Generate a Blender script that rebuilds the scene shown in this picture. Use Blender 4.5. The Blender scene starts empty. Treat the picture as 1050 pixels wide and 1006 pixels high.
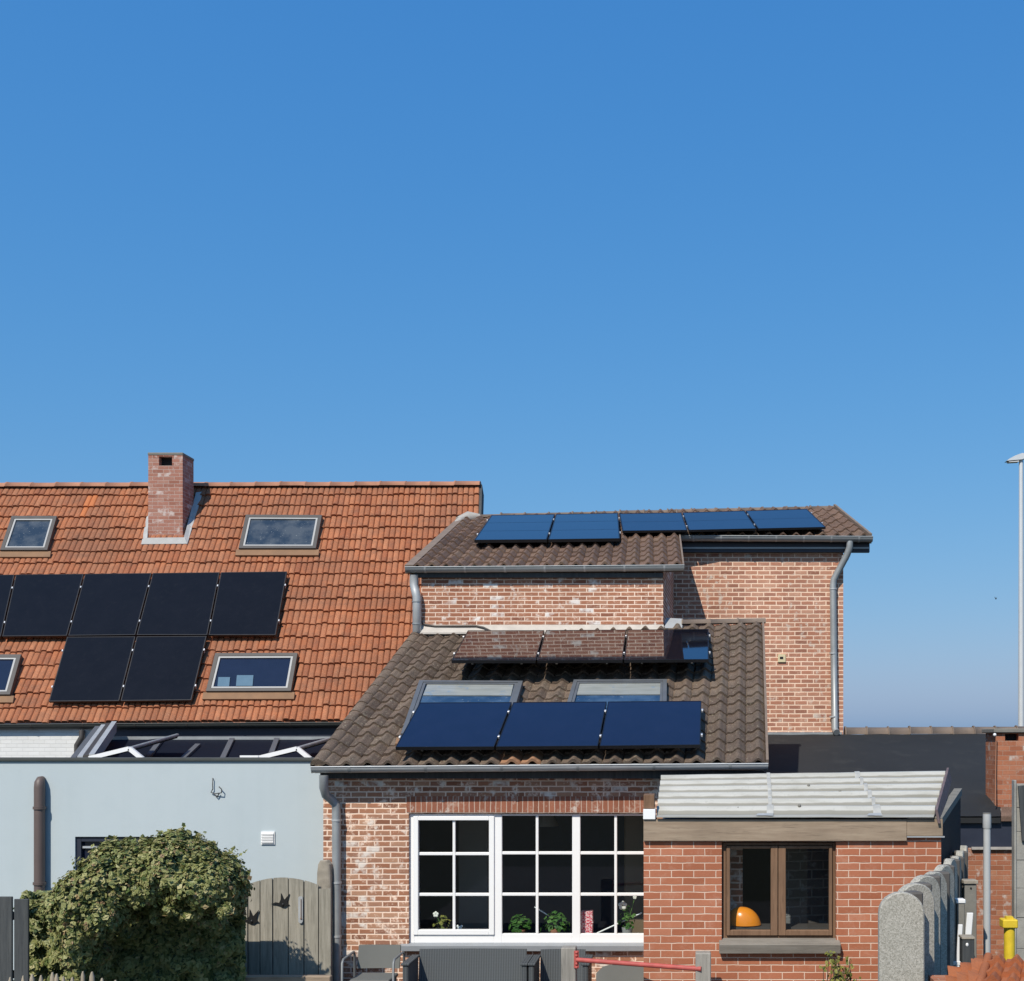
import bpy, math, random
from mathutils import Vector, Matrix, noise as mnoise
R = random.Random(7)
scene = bpy.context.scene
COL = scene.collection
F = 1200.0; PX = 700.0; HY = 755.0; CH = 3.6           # focal (px), principal column, horizon row, camera height

def P(px, py, d):                                        # a point at distance d seen at photograph pixel (px, py)
    return Vector(((px-PX)/F*d, d, CH+(HY-py)/F*d))
def X(px, d): return (px-PX)/F*d
def Z(py, d): return CH+(HY-py)/F*d

# ------------------------------------------------------------------ mesh builder
ORG = {}
class MB:
    def __init__(s): s.v = []; s.f = []; s.uv = []; s.sm = []
    def face(s, pts, uvs=None, smooth=False):
        pts = [Vector(p) for p in pts]
        if uvs is None:
            n = Vector((0,0,0))
            for i in range(1, len(pts)-1): n += (pts[i]-pts[0]).cross(pts[i+1]-pts[0])
            n = n.normalized() if n.length > 0 else Vector((0,0,1))
            if abs(n.z) < .75:
                t = Vector((-n.y, n.x, 0)).normalized()
                if abs(t.x) > abs(t.y):
                    if t.x < 0: t = -t
                elif t.y < 0: t = -t
                uvs = [(p.dot(t), p.z) for p in pts]
            else: uvs = [(p.x, p.y) for p in pts]
        i = len(s.v); s.v += pts; s.f.append(list(range(i, i+len(pts)))); s.uv += list(uvs); s.sm.append(smooth)
    def grid(s, rows, uvs=None, smooth=True, closed=False):
        i0 = len(s.v); n = len(rows[0])
        for r in rows: s.v += [Vector(p) for p in r]
        for a in range(len(rows)-1):
            for b in range(n if closed else n-1):
                c = (b+1) % n
                q = [a*n+b, a*n+c, (a+1)*n+c, (a+1)*n+b]
                s.f.append([i0+k for k in q]); s.sm.append(smooth)
                if uvs: s.uv += [uvs[k//n][k % n] for k in q]
                else:
                    for k in q:
                        p = s.v[i0+k]; s.uv.append((p.x+p.y*.7, p.z))
    def box(s, x0, x1, y0, y1, z0, z1, bevel=0):
        s.obox(Vector(((x0+x1)/2, (y0+y1)/2, (z0+z1)/2)), Vector((abs(x1-x0)/2,0,0)), Vector((0,abs(y1-y0)/2,0)), Vector((0,0,abs(z1-z0)/2)), bevel)
    def obox(s, c, ax, ay, az, bevel=0):
        c = Vector(c)
        if not bevel:
            q = lambda i,j,k: c+ax*i+ay*j+az*k
            for fs in (((-1,-1,-1),(1,-1,-1),(1,-1,1),(-1,-1,1)), ((1,1,-1),(-1,1,-1),(-1,1,1),(1,1,1)),
                       ((1,-1,-1),(1,1,-1),(1,1,1),(1,-1,1)), ((-1,1,-1),(-1,-1,-1),(-1,-1,1),(-1,1,1)),
                       ((-1,-1,1),(1,-1,1),(1,1,1),(-1,1,1)), ((-1,1,-1),(1,1,-1),(1,-1,-1),(-1,-1,-1))):
                s.face([q(*t) for t in fs])
            return
        la, lb, lc = ax.length, ay.length, az.length
        b = min(bevel, la*.45, lb*.45, lc*.45)
        ua, ub, uc = ax/la, ay/lb, az/lc
        def q(i, j, k, w):
            e = [la-b, lb-b, lc-b]; e[w] += b
            return c+ua*i*e[0]+ub*j*e[1]+uc*k*e[2]
        for w, sg in ((0,1),(0,-1),(1,1),(1,-1),(2,1),(2,-1)):
            o = [(-1,-1),(1,-1),(1,1),(-1,1)]; pts = []
            for a_, b_ in o:
                t = [a_, b_]; t.insert(w, sg); pts.append(q(*t, w))
            s.face(pts)
        for w in range(3):                                # edges along axis w
            u_, v_ = [k for k in range(3) if k != w]
            for su in (-1,1):
                for sv in (-1,1):
                    def t(e, ww):
                        r_ = [0,0,0]; r_[w] = e; r_[u_] = su; r_[v_] = sv; return q(*r_, ww)
                    s.face([t(-1,u_), t(1,u_), t(1,v_), t(-1,v_)])
        for i in (-1,1):
            for j in (-1,1):
                for k in (-1,1): s.face([q(i,j,k,0), q(i,j,k,1), q(i,j,k,2)])
    def prism(s, poly, off):                              # closed polygon (list of points) extruded by vector off
        off = Vector(off); poly = [Vector(p) for p in poly]
        s.face(poly); s.face([p+off for p in reversed(poly)])
        for i in range(len(poly)):
            a, b = poly[i], poly[(i+1) % len(poly)]
            s.face([a, a+off, b+off, b])
    def tube(s, pts, r, n=10, cap=True, smooth=True):
        pts = [Vector(p) for p in pts]; rs = r if isinstance(r, (list, tuple)) else [r]*len(pts)
        rows = []; prev = None
        for i, p in enumerate(pts):
            t = (pts[min(i+1, len(pts)-1)]-pts[max(i-1, 0)]).normalized()
            if prev is None:
                u = t.orthogonal().normalized()
            else:
                u = (prev - t*prev.dot(t)).normalized()
            prev = u; w = t.cross(u)
            rows.append([p+(u*math.cos(2*math.pi*k/n)+w*math.sin(2*math.pi*k/n))*rs[i] for k in range(n)])
        s.grid(rows, None, smooth, True)
        if cap: s.face(list(reversed(rows[0]))); s.face(rows[-1])
    def ball(s, c, rx, ry=None, rz=None, n=14, m=9, z0=-1.0):
        c = Vector(c); ry = ry or rx; rz = rz or rx; rows = []
        a0 = math.asin(z0)
        for i in range(m+1):
            a = a0+(math.pi/2-a0)*i/m
            rows.append([c+Vector((rx*math.cos(a)*math.cos(2*math.pi*k/n), ry*math.cos(a)*math.sin(2*math.pi*k/n), rz*math.sin(a))) for k in range(n)])
        s.grid(rows, None, True, True)
    def build(s, name, mat, parent=None, origin=None):
        me = bpy.data.meshes.new(name)
        if parent is not None: org = ORG[parent.name]
        else:
            if origin is None:
                mn = [min(p[i] for p in s.v) for i in range(3)]; mx = [max(p[i] for p in s.v) for i in range(3)]
                origin = Vector(((mn[0]+mx[0])/2, (mn[1]+mx[1])/2, mn[2]))
            org = Vector(origin)
        me.from_pydata([tuple(p-org) for p in s.v], [], s.f)
        uvl = me.uv_layers.new(name='UVMap')
        for i, t in enumerate(s.uv): uvl.data[i].uv = t
        for i, b in enumerate(s.sm): me.polygons[i].use_smooth = b
        me.materials.append(mat); me.update()
        o = bpy.data.objects.new(name, me); COL.objects.link(o)
        if parent is not None: o.parent = parent
        else: o.location = org
        ORG[o.name] = org
        return o

def tag(o, label=None, cat=None, group=None, kind=None):
    if label: o['label'] = label
    if cat: o['category'] = cat
    if group: o['group'] = group
    if kind: o['kind'] = kind
    return o
def thing(name, loc, label, cat, group=None):
    o = bpy.data.objects.new(name, None); COL.objects.link(o); o.location = Vector(loc)
    o.empty_display_size = .2
    ORG[o.name] = Vector(loc)
    return tag(o, label, cat, group)

# ------------------------------------------------------------------ materials
class NT:
    def __init__(s, name):
        s.m = bpy.data.materials.new(name); s.m.use_nodes = True; s.t = s.m.node_tree
        s.b = s.t.nodes['Principled BSDF']; s.out = s.t.nodes['Material Output']
    def n(s, typ, ins=None, **kw):
        nd = s.t.nodes.new(typ)
        for k, v in kw.items(): setattr(nd, k, v)
        for k, v in (ins or {}).items():
            if hasattr(v, 'is_output'): s.t.links.new(v, nd.inputs[k])
            else: nd.inputs[k].default_value = v
        return nd
    def math(s, op, a, b=0.0, c=None):
        ins = {0: a, 1: b}
        if c is not None: ins[2] = c
        return s.n('ShaderNodeMath', ins, operation=op).outputs[0]
    def mix(s, fac, a, b, blend='MIX'):
        nd = s.n('ShaderNodeMix', None, data_type='RGBA', blend_type=blend)
        for i, v in ((0, fac), (6, a), (7, b)):
            if hasattr(v, 'is_output'): s.t.links.new(v, nd.inputs[i])
            else: nd.inputs[i].default_value = v if i == 0 else (*v[:3], 1)
        return nd.outputs[2]
    def ramp(s, fac, stops, interp='LINEAR'):
        nd = s.n('ShaderNodeValToRGB', {0: fac}); cr = nd.color_ramp; cr.interpolation = interp
        while len(cr.elements) < len(stops): cr.elements.new(.5)
        for e, (p, c) in zip(cr.elements, stops):
            e.position = p; e.color = (*c[:3], 1) if not isinstance(c, (int, float)) else (c, c, c, 1)
        return nd.outputs[0]
    def noise(s, scale, detail=4, vec=None, rough=.55):
        ins = {'Scale': scale, 'Detail': detail, 'Roughness': rough}
        ins['Vector'] = vec if vec is not None else s.pos()
        return s.n('ShaderNodeTexNoise', ins).outputs[0]
    def pos(s): return s.n('ShaderNodeNewGeometry').outputs['Position']
    def uv(s): return s.n('ShaderNodeUVMap', None, uv_map='UVMap').outputs[0]
    def set(s, **kw):
        for k, v in kw.items():
            k = {'col': 'Base Color', 'rough': 'Roughness', 'metal': 'Metallic', 'ior': 'IOR', 'normal': 'Normal', 'spec': 'Specular IOR Level', 'coat': 'Coat Weight'}.get(k, k)
            if hasattr(v, 'is_output'): s.t.links.new(v, s.b.inputs[k])
            elif isinstance(v, tuple): s.b.inputs[k].default_value = (*v[:3], 1)
            else: s.b.inputs[k].default_value = v
        return s
    def bump(s, h, strength=.4, dist=.01):
        return s.n('ShaderNodeBump', {'Height': h, 'Strength': strength, 'Distance': dist}).outputs[0]

def simple(name, col, rough=.6, metal=0.0, var=.12, scale=6, bump=.15, **kw):
    m = NT(name); nz = m.noise(scale, 6); nz2 = m.noise(scale*9, 3)
    a = tuple(c*(1-var) for c in col); b = tuple(min(1, c*(1+var)) for c in col)
    c = m.mix(nz, a, b); c = m.mix(m.math('MULTIPLY', nz2, .3), c, a)
    m.set(col=c, rough=m.math('ADD', m.math('MULTIPLY', nz, .15), rough-.07), metal=metal, normal=m.bump(nz2, bump, .004), **kw)
    return m.m

def brick(name, cols, mortar, bw=.225, bh=.075, joint=.006, stain=.0, staincol=(.7,.66,.6), smear=.25, dark=.2, mvar=.15, off_=.5):
    m = NT(name); uv = m.uv()
    nzv = m.n('ShaderNodeTexNoise', {'Vector': uv, 'Scale': 9.0, 'Detail': 2}).outputs['Color']
    off = m.n('ShaderNodeVectorMath', {0: nzv, 1: (.5,.5,.5)}, operation='SUBTRACT').outputs[0]
    off = m.n('ShaderNodeVectorMath', {0: off, 'Scale': .012}, operation='SCALE').outputs[0]
    uvj = m.n('ShaderNodeVectorMath', {0: uv, 1: off}, operation='ADD').outputs[0]
    bt = m.n('ShaderNodeTexBrick', {'Vector': uvj, 'Scale': 1.0, 'Mortar Size': joint, 'Mortar Smooth': .55, 'Brick Width': bw, 'Row Height': bh}, offset=off_, offset_frequency=2)
    fac = bt.outputs['Fac']
    sx = m.n('ShaderNodeSeparateXYZ', {0: uvj})
    row = m.math('FLOOR', m.math('DIVIDE', sx.outputs[1], bh))
    par = m.math('FLOORED_MODULO', row, 2.0)
    sh = m.math('MULTIPLY', m.math('SUBTRACT', 1.0, par), bw*off_)
    colm = m.math('FLOOR', m.math('DIVIDE', m.math('ADD', sx.outputs[0], sh), bw))
    cv = m.n('ShaderNodeCombineXYZ', {0: colm, 1: row}).outputs[0]
    rnd = m.n('ShaderNodeTexWhiteNoise', {'Vector': cv}, noise_dimensions='2D').outputs[0]
    c = m.ramp(rnd, [(i/(len(cols)-1), k) for i, k in enumerate(cols)], 'LINEAR')
    fine = m.noise(38, 5); med = m.noise(7, 5); big = m.noise(.9, 4)
    c = m.mix(m.math('MULTIPLY', fine, dark), c, tuple(k*.35 for k in cols[0]))
    # mortar smeared over some brick faces
    sm = m.ramp(m.math('ADD', m.math('MULTIPLY', med, .7), m.math('MULTIPLY', fine, .45)), [(.60, 0.0), (.74, 1.0)])
    mcol = m.mix(fine, tuple(k*(1-mvar) for k in mortar), tuple(min(1, k*(1+mvar)) for k in mortar))
    c = m.mix(m.math('MULTIPLY', sm, smear), c, mcol)
    c = m.mix(fac, c, mcol)
    if stain > 0:
        rnd2 = m.n('ShaderNodeTexWhiteNoise', {'Vector': m.n('ShaderNodeVectorMath', {0: cv, 1: (31.7, 11.3, 0)}, operation='ADD').outputs[0]}, noise_dimensions='2D').outputs[0]
        st = m.math('MULTIPLY', m.math('GREATER_THAN', rnd2, 1-stain), m.ramp(med, [(.42, 0.0), (.58, 1.0)]))
        sp = m.ramp(m.math('ADD', m.math('MULTIPLY', med, .75), m.math('MULTIPLY', big, .35)), [(.63, 0.0), (.70, 1.0)])
        st = m.math('MAXIMUM', st, m.math('MULTIPLY', sp, .8))
        c = m.mix(m.math('MULTIPLY', st, .85), c, staincol)
    c = m.mix(m.ramp(big, [(.35, 0.0), (.75, .35)]), c, tuple(k*.6 for k in cols[0]))
    h = m.math('ADD', m.math('MULTIPLY', m.math('SUBTRACT', 1.0, fac), 1.0), m.math('MULTIPLY', fine, .5))
    m.set(col=c, rough=.9, normal=m.bump(h, .6, .006), spec=.2)
    return m.m

def tilemat(name, cols, lichen=None, lich_amt=.3, grime=(.05,.04,.035), grime_amt=.4, odd=None, odd_cells=(), speck=1.0):
    m = NT(name); uv = m.uv()
    fl = m.n('ShaderNodeVectorMath', {0: uv}, operation='FLOOR').outputs[0]
    rnd = m.n('ShaderNodeTexWhiteNoise', {'Vector': fl}, noise_dimensions='2D').outputs[0]
    c = m.ramp(rnd, [(i/(len(cols)-1), k) for i, k in enumerate(cols)])
    fine = m.noise(30, 6, rough=.65); med = m.noise(4.5, 6); big = m.noise(.55, 4)
    fr = m.n('ShaderNodeVectorMath', {0: uv}, operation='FRACTION').outputs[0]
    fy = m.n('ShaderNodeSeparateXYZ', {0: fr}).outputs[1]
    c = m.mix(m.math('MULTIPLY', m.ramp(m.math('ADD', m.math('MULTIPLY', med, .6), m.math('MULTIPLY', fine, .4)), [(.42, 0.0), (.66, 1.0)]), grime_amt), c, grime)
    c = m.mix(m.math('MULTIPLY', m.ramp(big, [(.45, 0.0), (.7, 1.0)]), grime_amt*.8), c, grime)
    if lichen:
        vo = m.n('ShaderNodeTexVoronoi', {'Vector': m.pos(), 'Scale': 16.0, 'Randomness': 1.0}).outputs[0]
        li = m.math('MULTIPLY', m.ramp(vo, [(.12, 1.0), (.3, 0.0)]), m.ramp(m.noise(2.2, 3), [(.40, 0.0), (.6, 1.0)]))
        li = m.math('MAXIMUM', li, m.math('MULTIPLY', m.ramp(fine, [(.55, 0.0), (.68, 1.0)]), .55))
        c = m.mix(m.math('MULTIPLY', li, lich_amt), c, lichen)
    sp = m.noise(75, 3, rough=.7)
    c = m.mix(m.ramp(sp, [(.38, .55*speck), (.5, 0.0)]), c, tuple(k*.75 for k in grime)); c = m.mix(m.ramp(sp, [(.56, 0.0), (.72, .5*speck)]), c, tuple(min(1, k*1.9) for k in cols[1]))
    for (cx, cy) in odd_cells:                              # single replaced tiles of another colour
        s2 = m.n('ShaderNodeSeparateXYZ', {0: fl})
        e = m.math('MULTIPLY', m.math('COMPARE', s2.outputs[0], cx, .1), m.math('COMPARE', s2.outputs[1], cy, .1))
        c = m.mix(m.math('MULTIPLY', e, .5), c, odd)
    m.set(col=c, rough=.88, spec=.25, normal=m.bump(m.math('ADD', fine, m.math('MULTIPLY', med, .5)), .45, .008))
    return m.m

def wood(name, c1, c2, axis='Z', scale=1.0, rough=.8):
    m = NT(name); st = {'X': (.6,9,9), 'Y': (9,.6,9), 'Z': (9,9,.6)}[axis]
    mp = m.n('ShaderNodeVectorMath', {0: m.pos(), 1: tuple(k*scale for k in st)}, operation='MULTIPLY').outputs[0]
    g = m.noise(2.2, 6, mp, .7); b = m.noise(1.7, 4); f = m.noise(7, 4, mp, .7)
    c = m.mix(m.ramp(g, [(.3, 0.0), (.7, 1.0)]), c1, c2)
    c = m.mix(m.math('MULTIPLY', m.ramp(f, [(.55, 0.0), (.72, 1.0)]), .5), c, tuple(k*.4 for k in c1))
    c = m.mix(m.math('MULTIPLY', m.ramp(b, [(.45, 0.0), (.7, 1.0)]), .35), c, tuple(k*.55 for k in c1))
    m.set(col=c, rough=rough, spec=.25, normal=m.bump(m.math('ADD', g, f), .35, .004))
    return m.m

def glass(name, tint=(.9,.95,.95), amt=.82, rough=.02):
    m = NT(name); t = m.t
    tr = m.n('ShaderNodeBsdfTransparent', {0: (*tint, 1)}); gl = m.n('ShaderNodeBsdfGlossy', {0: (1,1,1,1), 'Roughness': rough})
    fr = m.n('ShaderNodeFresnel', {'IOR': 1.5, 'Normal': m.bump(m.noise(1.3, 2), .06, .05)})
    bf = m.n('ShaderNodeNewGeometry').outputs['Backfacing']
    f = m.mix(bf, fr.outputs[0], (.06,.06,.06))
    mx = m.n('ShaderNodeMixShader', {0: f, 1: tr.outputs[0], 2: gl.outputs[0]})
    t.links.new(mx.outputs[0], m.out.inputs[0])
    return m.m

def panelmat(name, col, ior=1.5, rough=.06):
    m = NT(name); nz = m.noise(3, 3); fi = m.noise(60, 3)
    cc = m.mix(nz, tuple(k*.8 for k in col), tuple(k*1.25 for k in col))
    cc = m.mix(m.math('MULTIPLY', m.ramp(m.noise(9, 5), [(.55, 0.0), (.8, 1.0)]), .014), cc, (.2,.19,.17))
    m.set(col=cc, rough=m.math('ADD', m.math('MULTIPLY', nz, .04), rough-.02), ior=ior, normal=m.bump(m.noise(1.1, 2), .03, .05))
    return m.m

M = {}
M['brick_front'] = brick('brick_front', [(.26,.115,.07), (.47,.22,.13), (.38,.165,.095), (.56,.32,.205), (.45,.24,.155), (.34,.17,.115)], (.88,.67,.53), .225, .078, .0125, .085, (.80,.75,.68), .95, .35)
M['brick_upper'] = brick('brick_upper', [(.27,.11,.07), (.45,.20,.12), (.38,.16,.095), (.50,.26,.17)], (.85,.66,.53), .25, .075, .0115, .09, (.82,.79,.75), .5, .3)
M['brick_right'] = brick('brick_right', [(.31,.14,.095), (.53,.25,.165), (.46,.20,.125), (.58,.32,.22), (.40,.18,.125)], (.88,.65,.49), .26, .0905, .0145, .004, (.66,.6,.52), .35, .25)
M['brick_lean'] = brick('brick_lean', [(.36,.125,.065), (.46,.17,.092), (.41,.145,.078), (.50,.20,.115)], (.72,.54,.42), .252, .083, .007, .0, (.6,.6,.6), .12, .18)
M['brick_old'] = brick('brick_old', [(.31,.115,.06), (.45,.175,.095), (.38,.14,.075), (.50,.23,.13)], (.45,.32,.24), .23, .08, .005, .03, (.6,.55,.5), .4, .35)
M['brick_chimney'] = brick('brick_chimney', [(.33,.14,.10), (.46,.22,.165), (.40,.18,.13), (.48,.27,.21)], (.50,.39,.34), .26, .085, .007, .08, (.6,.52,.48), .5, .35)
M['brick_stack'] = brick('brick_stack', [(.34,.12,.065), (.45,.17,.09), (.50,.21,.12)], (.42,.30,.23), .22, .08, .004, .02, (.5,.45,.4), .4, .4)
M['white_brick'] = brick('white_brick', [(.74,.74,.72), (.78,.78,.76), (.72,.72,.70)], (.64,.64,.62), .23, .08, .005, .0, (.7,.7,.7), .2, .1)
M['soldier'] = brick('soldier', [(.26,.10,.06), (.38,.15,.09), (.33,.13,.08), (.30,.11,.07)], (.54,.40,.32), .24, .076, .0085, .05, (.7,.66,.6), .5, .35, .15, 0.0)
M['tile_orange'] = tilemat('tile_orange', [(.335,.112,.049), (.425,.158,.073), (.375,.132,.058), (.455,.185,.092), (.31,.098,.044)], (.42,.27,.17), .36, (.15,.078,.052), .62, (.62,.19,.055), ((25, 17), (26, 17), (25, 16), (45, 4)))
M['tile_grey'] = tilemat('tile_grey', [(.125,.085,.062), (.175,.125,.092), (.15,.105,.078), (.20,.148,.108)], (.31,.275,.195), .85, (.05,.038,.03), .6, (.50,.24,.12), ((9, 0), (10, 0)))
M['tile_brown'] = tilemat('tile_brown', [(.145,.088,.062), (.20,.125,.088), (.17,.105,.075), (.22,.145,.10)], (.26,.21,.15), .45, (.06,.042,.034), .5)
M['tile_red'] = tilemat('tile_red', [(.31,.095,.038), (.40,.135,.055), (.35,.115,.045)], (.36,.22,.12), .2, (.16,.065,.04), .35, speck=.25)
M['ridge_orange'] = simple('ridge_orange', (.42,.20,.12), .85, 0, .4, 5, .4)
M['ridge_grey'] = simple('ridge_grey', (.20,.15,.115), .9, 0, .4, 5, .4)
M['mortar'] = simple('mortar', (.40,.37,.33), .9, 0, .35, 8, .5)
M['zinc'] = simple('zinc', (.33,.35,.355), .5, .35, .25, 5, .1)
M['zinc_light'] = simple('zinc_light', (.46,.475,.48), .5, .3, .2, 5, .1)
M['lead'] = simple('lead', (.42,.42,.41), .7, .1, .3, 7, .3)
M['white_render'] = simple('white_render', (.50,.46,.41), .9, 0, .35, 5, .4)
M['dark_gutter'] = simple('dark_gutter', (.055,.06,.055), .6, 0, .4, 3, .2)
M['pv_black'] = panelmat('pv_black', (.0075,.0075,.010), 1.30, .16)
M['pv_blue'] = panelmat('pv_blue', (.008,.010,.028), 1.56, .05)
M['pv_top'] = panelmat('pv_top', (.012,.016,.032), 1.85, .07)
M['pv_mirror'] = panelmat('pv_mirror', (.008,.009,.015), 2.7, .035)
M['pv_frame'] = simple('pv_frame', (.012,.012,.014), .4, .3, .1)
M['alu'] = simple('alu', (.62,.63,.64), .4, .6, .1)
M['sky_frame'] = simple('sky_frame', (.075,.068,.062), .5, .2, .2)
M['sky_frame_mid'] = simple('sky_frame_mid', (.125,.132,.14), .5, .2, .2)
M['sky_sash'] = simple('sky_sash', (.36,.36,.35), .5, .1, .1)
M['pane_dark'] = panelmat('pane_dark', (.012,.016,.035), 1.62, .03)
M['lantern_glass'] = simple('lantern_glass', (.010,.013,.022), .5, 0, .3, 4, .05, spec=.01)
def pane_refl(name, base, top, ior):
    m = NT(name); n1 = m.noise(2.4, 4); n2 = m.noise(26, 3)
    c = m.mix(m.ramp(n1, [(.42, 0.0), (.6, 1.0)]), base, top); c = m.mix(m.ramp(n2, [(.66, 0.0), (.72, .8)]), c, (.3,.31,.3))
    m.set(col=c, rough=.05, ior=ior, normal=m.bump(m.noise(1.6, 2), .08, .05)); return m.m
M['pane_grey'] = pane_refl('pane_grey', (.025,.035,.05), (.07,.08,.09), 1.7)
M['pane_blue'] = pane_refl('pane_blue', (.02,.035,.06), (.05,.08,.12), 2.3)
def pale_strip_m():
    m = NT('blind'); mp = m.n('ShaderNodeVectorMath', {0: m.pos(), 1: (1.2, 3, 14)}, operation='MULTIPLY').outputs[0]
    c = m.mix(m.noise(2, 4, mp), (.17,.18,.165), (.36,.37,.345)); c = m.mix(m.ramp(m.noise(6, 3), [(.6, 0.0), (.7, .7)]), c, (.15,.22,.3))
    m.set(col=c, rough=.25); return m.m
M['pale_strip_old'] = simple('blind', (.30,.32,.30), .8, 0, .1)
M['blind'] = pale_strip_m()
M['flash'] = simple('flash', (.24,.135,.072), .8, 0, .4, 4, .3)
def blue_wall():
    m = NT('blue_render'); b = m.noise(.5, 5); f = m.noise(45, 4); s = m.noise(3, 4)
    c = m.mix(b, (.43,.495,.52), (.49,.55,.57)); c = m.mix(m.math('MULTIPLY', m.ramp(s, [(.5, 0.0), (.8, 1.0)]), .12), c, (.33,.40,.43))
    mp = m.n('ShaderNodeVectorMath', {0: m.pos(), 1: (5, 5, .35)}, operation='MULTIPLY').outputs[0]
    c = m.mix(m.math('MULTIPLY', m.ramp(m.noise(1, 4, mp), [(.45, 0.0), (.75, 1.0)]), .11), c, (.36,.42,.43))
    m.set(col=c, rough=.92, spec=.2, normal=m.bump(f, .25, .004)); return m.m
M['blue_wall'] = blue_wall()
M['navy'] = simple('navy', (.022,.027,.045), .5, 0, .2)
M['upvc'] = simple('upvc', (.84,.84,.83), .35, 0, .02, 3, .0)
M['glass'] = glass('glass')
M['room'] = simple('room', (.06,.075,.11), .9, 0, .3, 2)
M['sill_grey'] = simple('sill_grey', (.28,.30,.32), .6, 0, .15)
M['wood_grey'] = wood('wood_grey', (.25,.185,.13), (.37,.29,.21), 'X')
M['wood_sill'] = wood('wood_sill', (.17,.15,.125), (.27,.245,.21), 'X')
M['wood_gate'] = wood('wood_gate', (.215,.20,.16), (.40,.37,.305), 'Z')
M['wood_dark'] = wood('wood_dark', (.045,.05,.055), (.085,.09,.09), 'Z')
M['wood_brown'] = wood('wood_brown', (.15,.085,.05), (.225,.135,.082), 'Z')
M['wood_post'] = wood('wood_post', (.24,.225,.195), (.36,.335,.295), 'Z')
M['wood_stake'] = wood('wood_stake', (.30,.25,.18), (.42,.36,.27), 'Z')
M['wood_plum'] = wood('wood_plum', (.12,.085,.085), (.20,.15,.15), 'Y')
def corr():
    m = NT('corrugated'); b = m.noise(1.3, 5); f = m.noise(20, 4)
    mp = m.n('ShaderNodeVectorMath', {0: m.pos(), 1: (1.2, 5, 5)}, operation='MULTIPLY').outputs[0]
    c = m.mix(b, (.40,.39,.345), (.50,.49,.45)); c = m.mix(m.math('MULTIPLY', m.ramp(m.noise(1.5, 5, mp), [(.48, 0.0), (.75, 1.0)]), .55), c, (.27,.255,.20))
    c = m.mix(m.math('MULTIPLY', m.ramp(f, [(.6, 0.0), (.7, 1.0)]), .3), c, (.25,.24,.2))
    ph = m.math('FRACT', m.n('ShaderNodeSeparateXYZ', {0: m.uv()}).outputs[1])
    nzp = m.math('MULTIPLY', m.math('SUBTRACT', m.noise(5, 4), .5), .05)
    pan_tone = m.ramp(m.math('ADD', ph, nzp), [(.05, .3), (.24, .5), (.32, 1.0), (.39, .9), (.41, 0.0), (.68, 0.0), (.76, .8), (.86, .35)])   # darker pans, with a dark line along each side of the ribs
    c = m.mix(m.math('MULTIPLY', pan_tone, .8), c, (.16,.148,.115))
    m.set(col=c, rough=.4, spec=.4); return m.m
M['corrugated'] = corr()
M['patch'] = simple('patch', (.40,.41,.41), .6, .1, .35, 9, .4)
def felt():
    m = NT('black_felt'); b = m.noise(.7, 5); f = m.noise(50, 3)
    c = m.mix(b, (.013,.014,.015), (.027,.028,.029)); c = m.mix(m.math('MULTIPLY', m.ramp(m.noise(2.5, 6), [(.55, 0.0), (.75, 1.0)]), .35), c, (.05,.05,.046))
    m.set(col=c, rough=.85, spec=.3, normal=m.bump(f, .4, .006)); return m.m
M['felt'] = felt()
def aggregate():
    m = NT('concrete_aggregate'); v = m.n('ShaderNodeTexVoronoi', {'Vector': m.pos(), 'Scale': 95.0}).outputs['Color']
    g = m.n('ShaderNodeRGBToBW', {0: v}).outputs[0]; b = m.noise(2, 5)
    c = m.ramp(g, [(0, (.20,.185,.15)), (.5, (.37,.35,.30)), (1, (.52,.49,.43))]); c = m.mix(m.math('MULTIPLY', b, .3), c, (.24,.25,.21))
    m.set(col=c, rough=.9, normal=m.bump(g, .5, .006)); return m.m
M['aggregate'] = aggregate()
M['concrete_dark'] = simple('concrete_dark', (.20,.19,.165), .9, 0, .4, 6, .5)
M['concrete_wall'] = simple('concrete_wall', (.33,.32,.29), .9, 0, .55, 4.5, .8)
M['textile'] = simple('textile', (.125,.128,.118), .8, 0, .1, 10, .3)
def wicker():
    m = NT('wicker'); s = m.n('ShaderNodeSeparateXYZ', {0: m.pos()})
    w = m.math('SINE', m.math('MULTIPLY', s.outputs[0], 190.0)); z = m.math('SINE', m.math('MULTIPLY', s.outputs[2], 330.0))
    h = m.math('ADD', m.math('MULTIPLY', w, .6), m.math('MULTIPLY', z, .15))
    c = m.mix(m.ramp(m.math('ADD', m.math('MULTIPLY', h, .5), .5), [(0, 0.0), (1, 1.0)]), (.040,.046,.050), (.085,.095,.10))
    m.set(col=c, rough=.7, normal=m.bump(h, .5, .004)); return m.m
M['wicker'] = wicker()
M['navy_cloth'] = simple('navy_cloth', (.03,.035,.06), .85)
M['frame_dark'] = simple('frame_dark', (.06,.065,.065), .5, .4)
M['red_paint'] = simple('red_paint', (.44,.085,.07), .6, 0, .4, 14)
M['yellow_paint'] = simple('yellow_paint', (.70,.50,.03), .5, 0, .3, 12)
M['pvc_grey'] = simple('pvc_grey', (.44,.45,.45), .5, 0, .12)
M['brown_pipe'] = simple('brown_pipe', (.115,.085,.075), .5, 0, .15)
M['white_plain'] = simple('white_plain', (.78,.78,.77), .5, 0, .05)
M['orange_lamp'] = simple('orange_lamp', (.80,.25,.015), .22, 0, .04, 4, .0)
M['black_metal'] = simple('black_metal', (.018,.018,.018), .5, .3)
M['terracotta'] = simple('terracotta', (.36,.16,.09), .8)
M['grey_pot'] = simple('grey_pot', (.3,.3,.29), .7)
M['petal'] = simple('petal', (.78,.75,.68), .6, 0, .06)
M['steel'] = simple('steel', (.60,.62,.63), .45, .2, .06)
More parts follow.
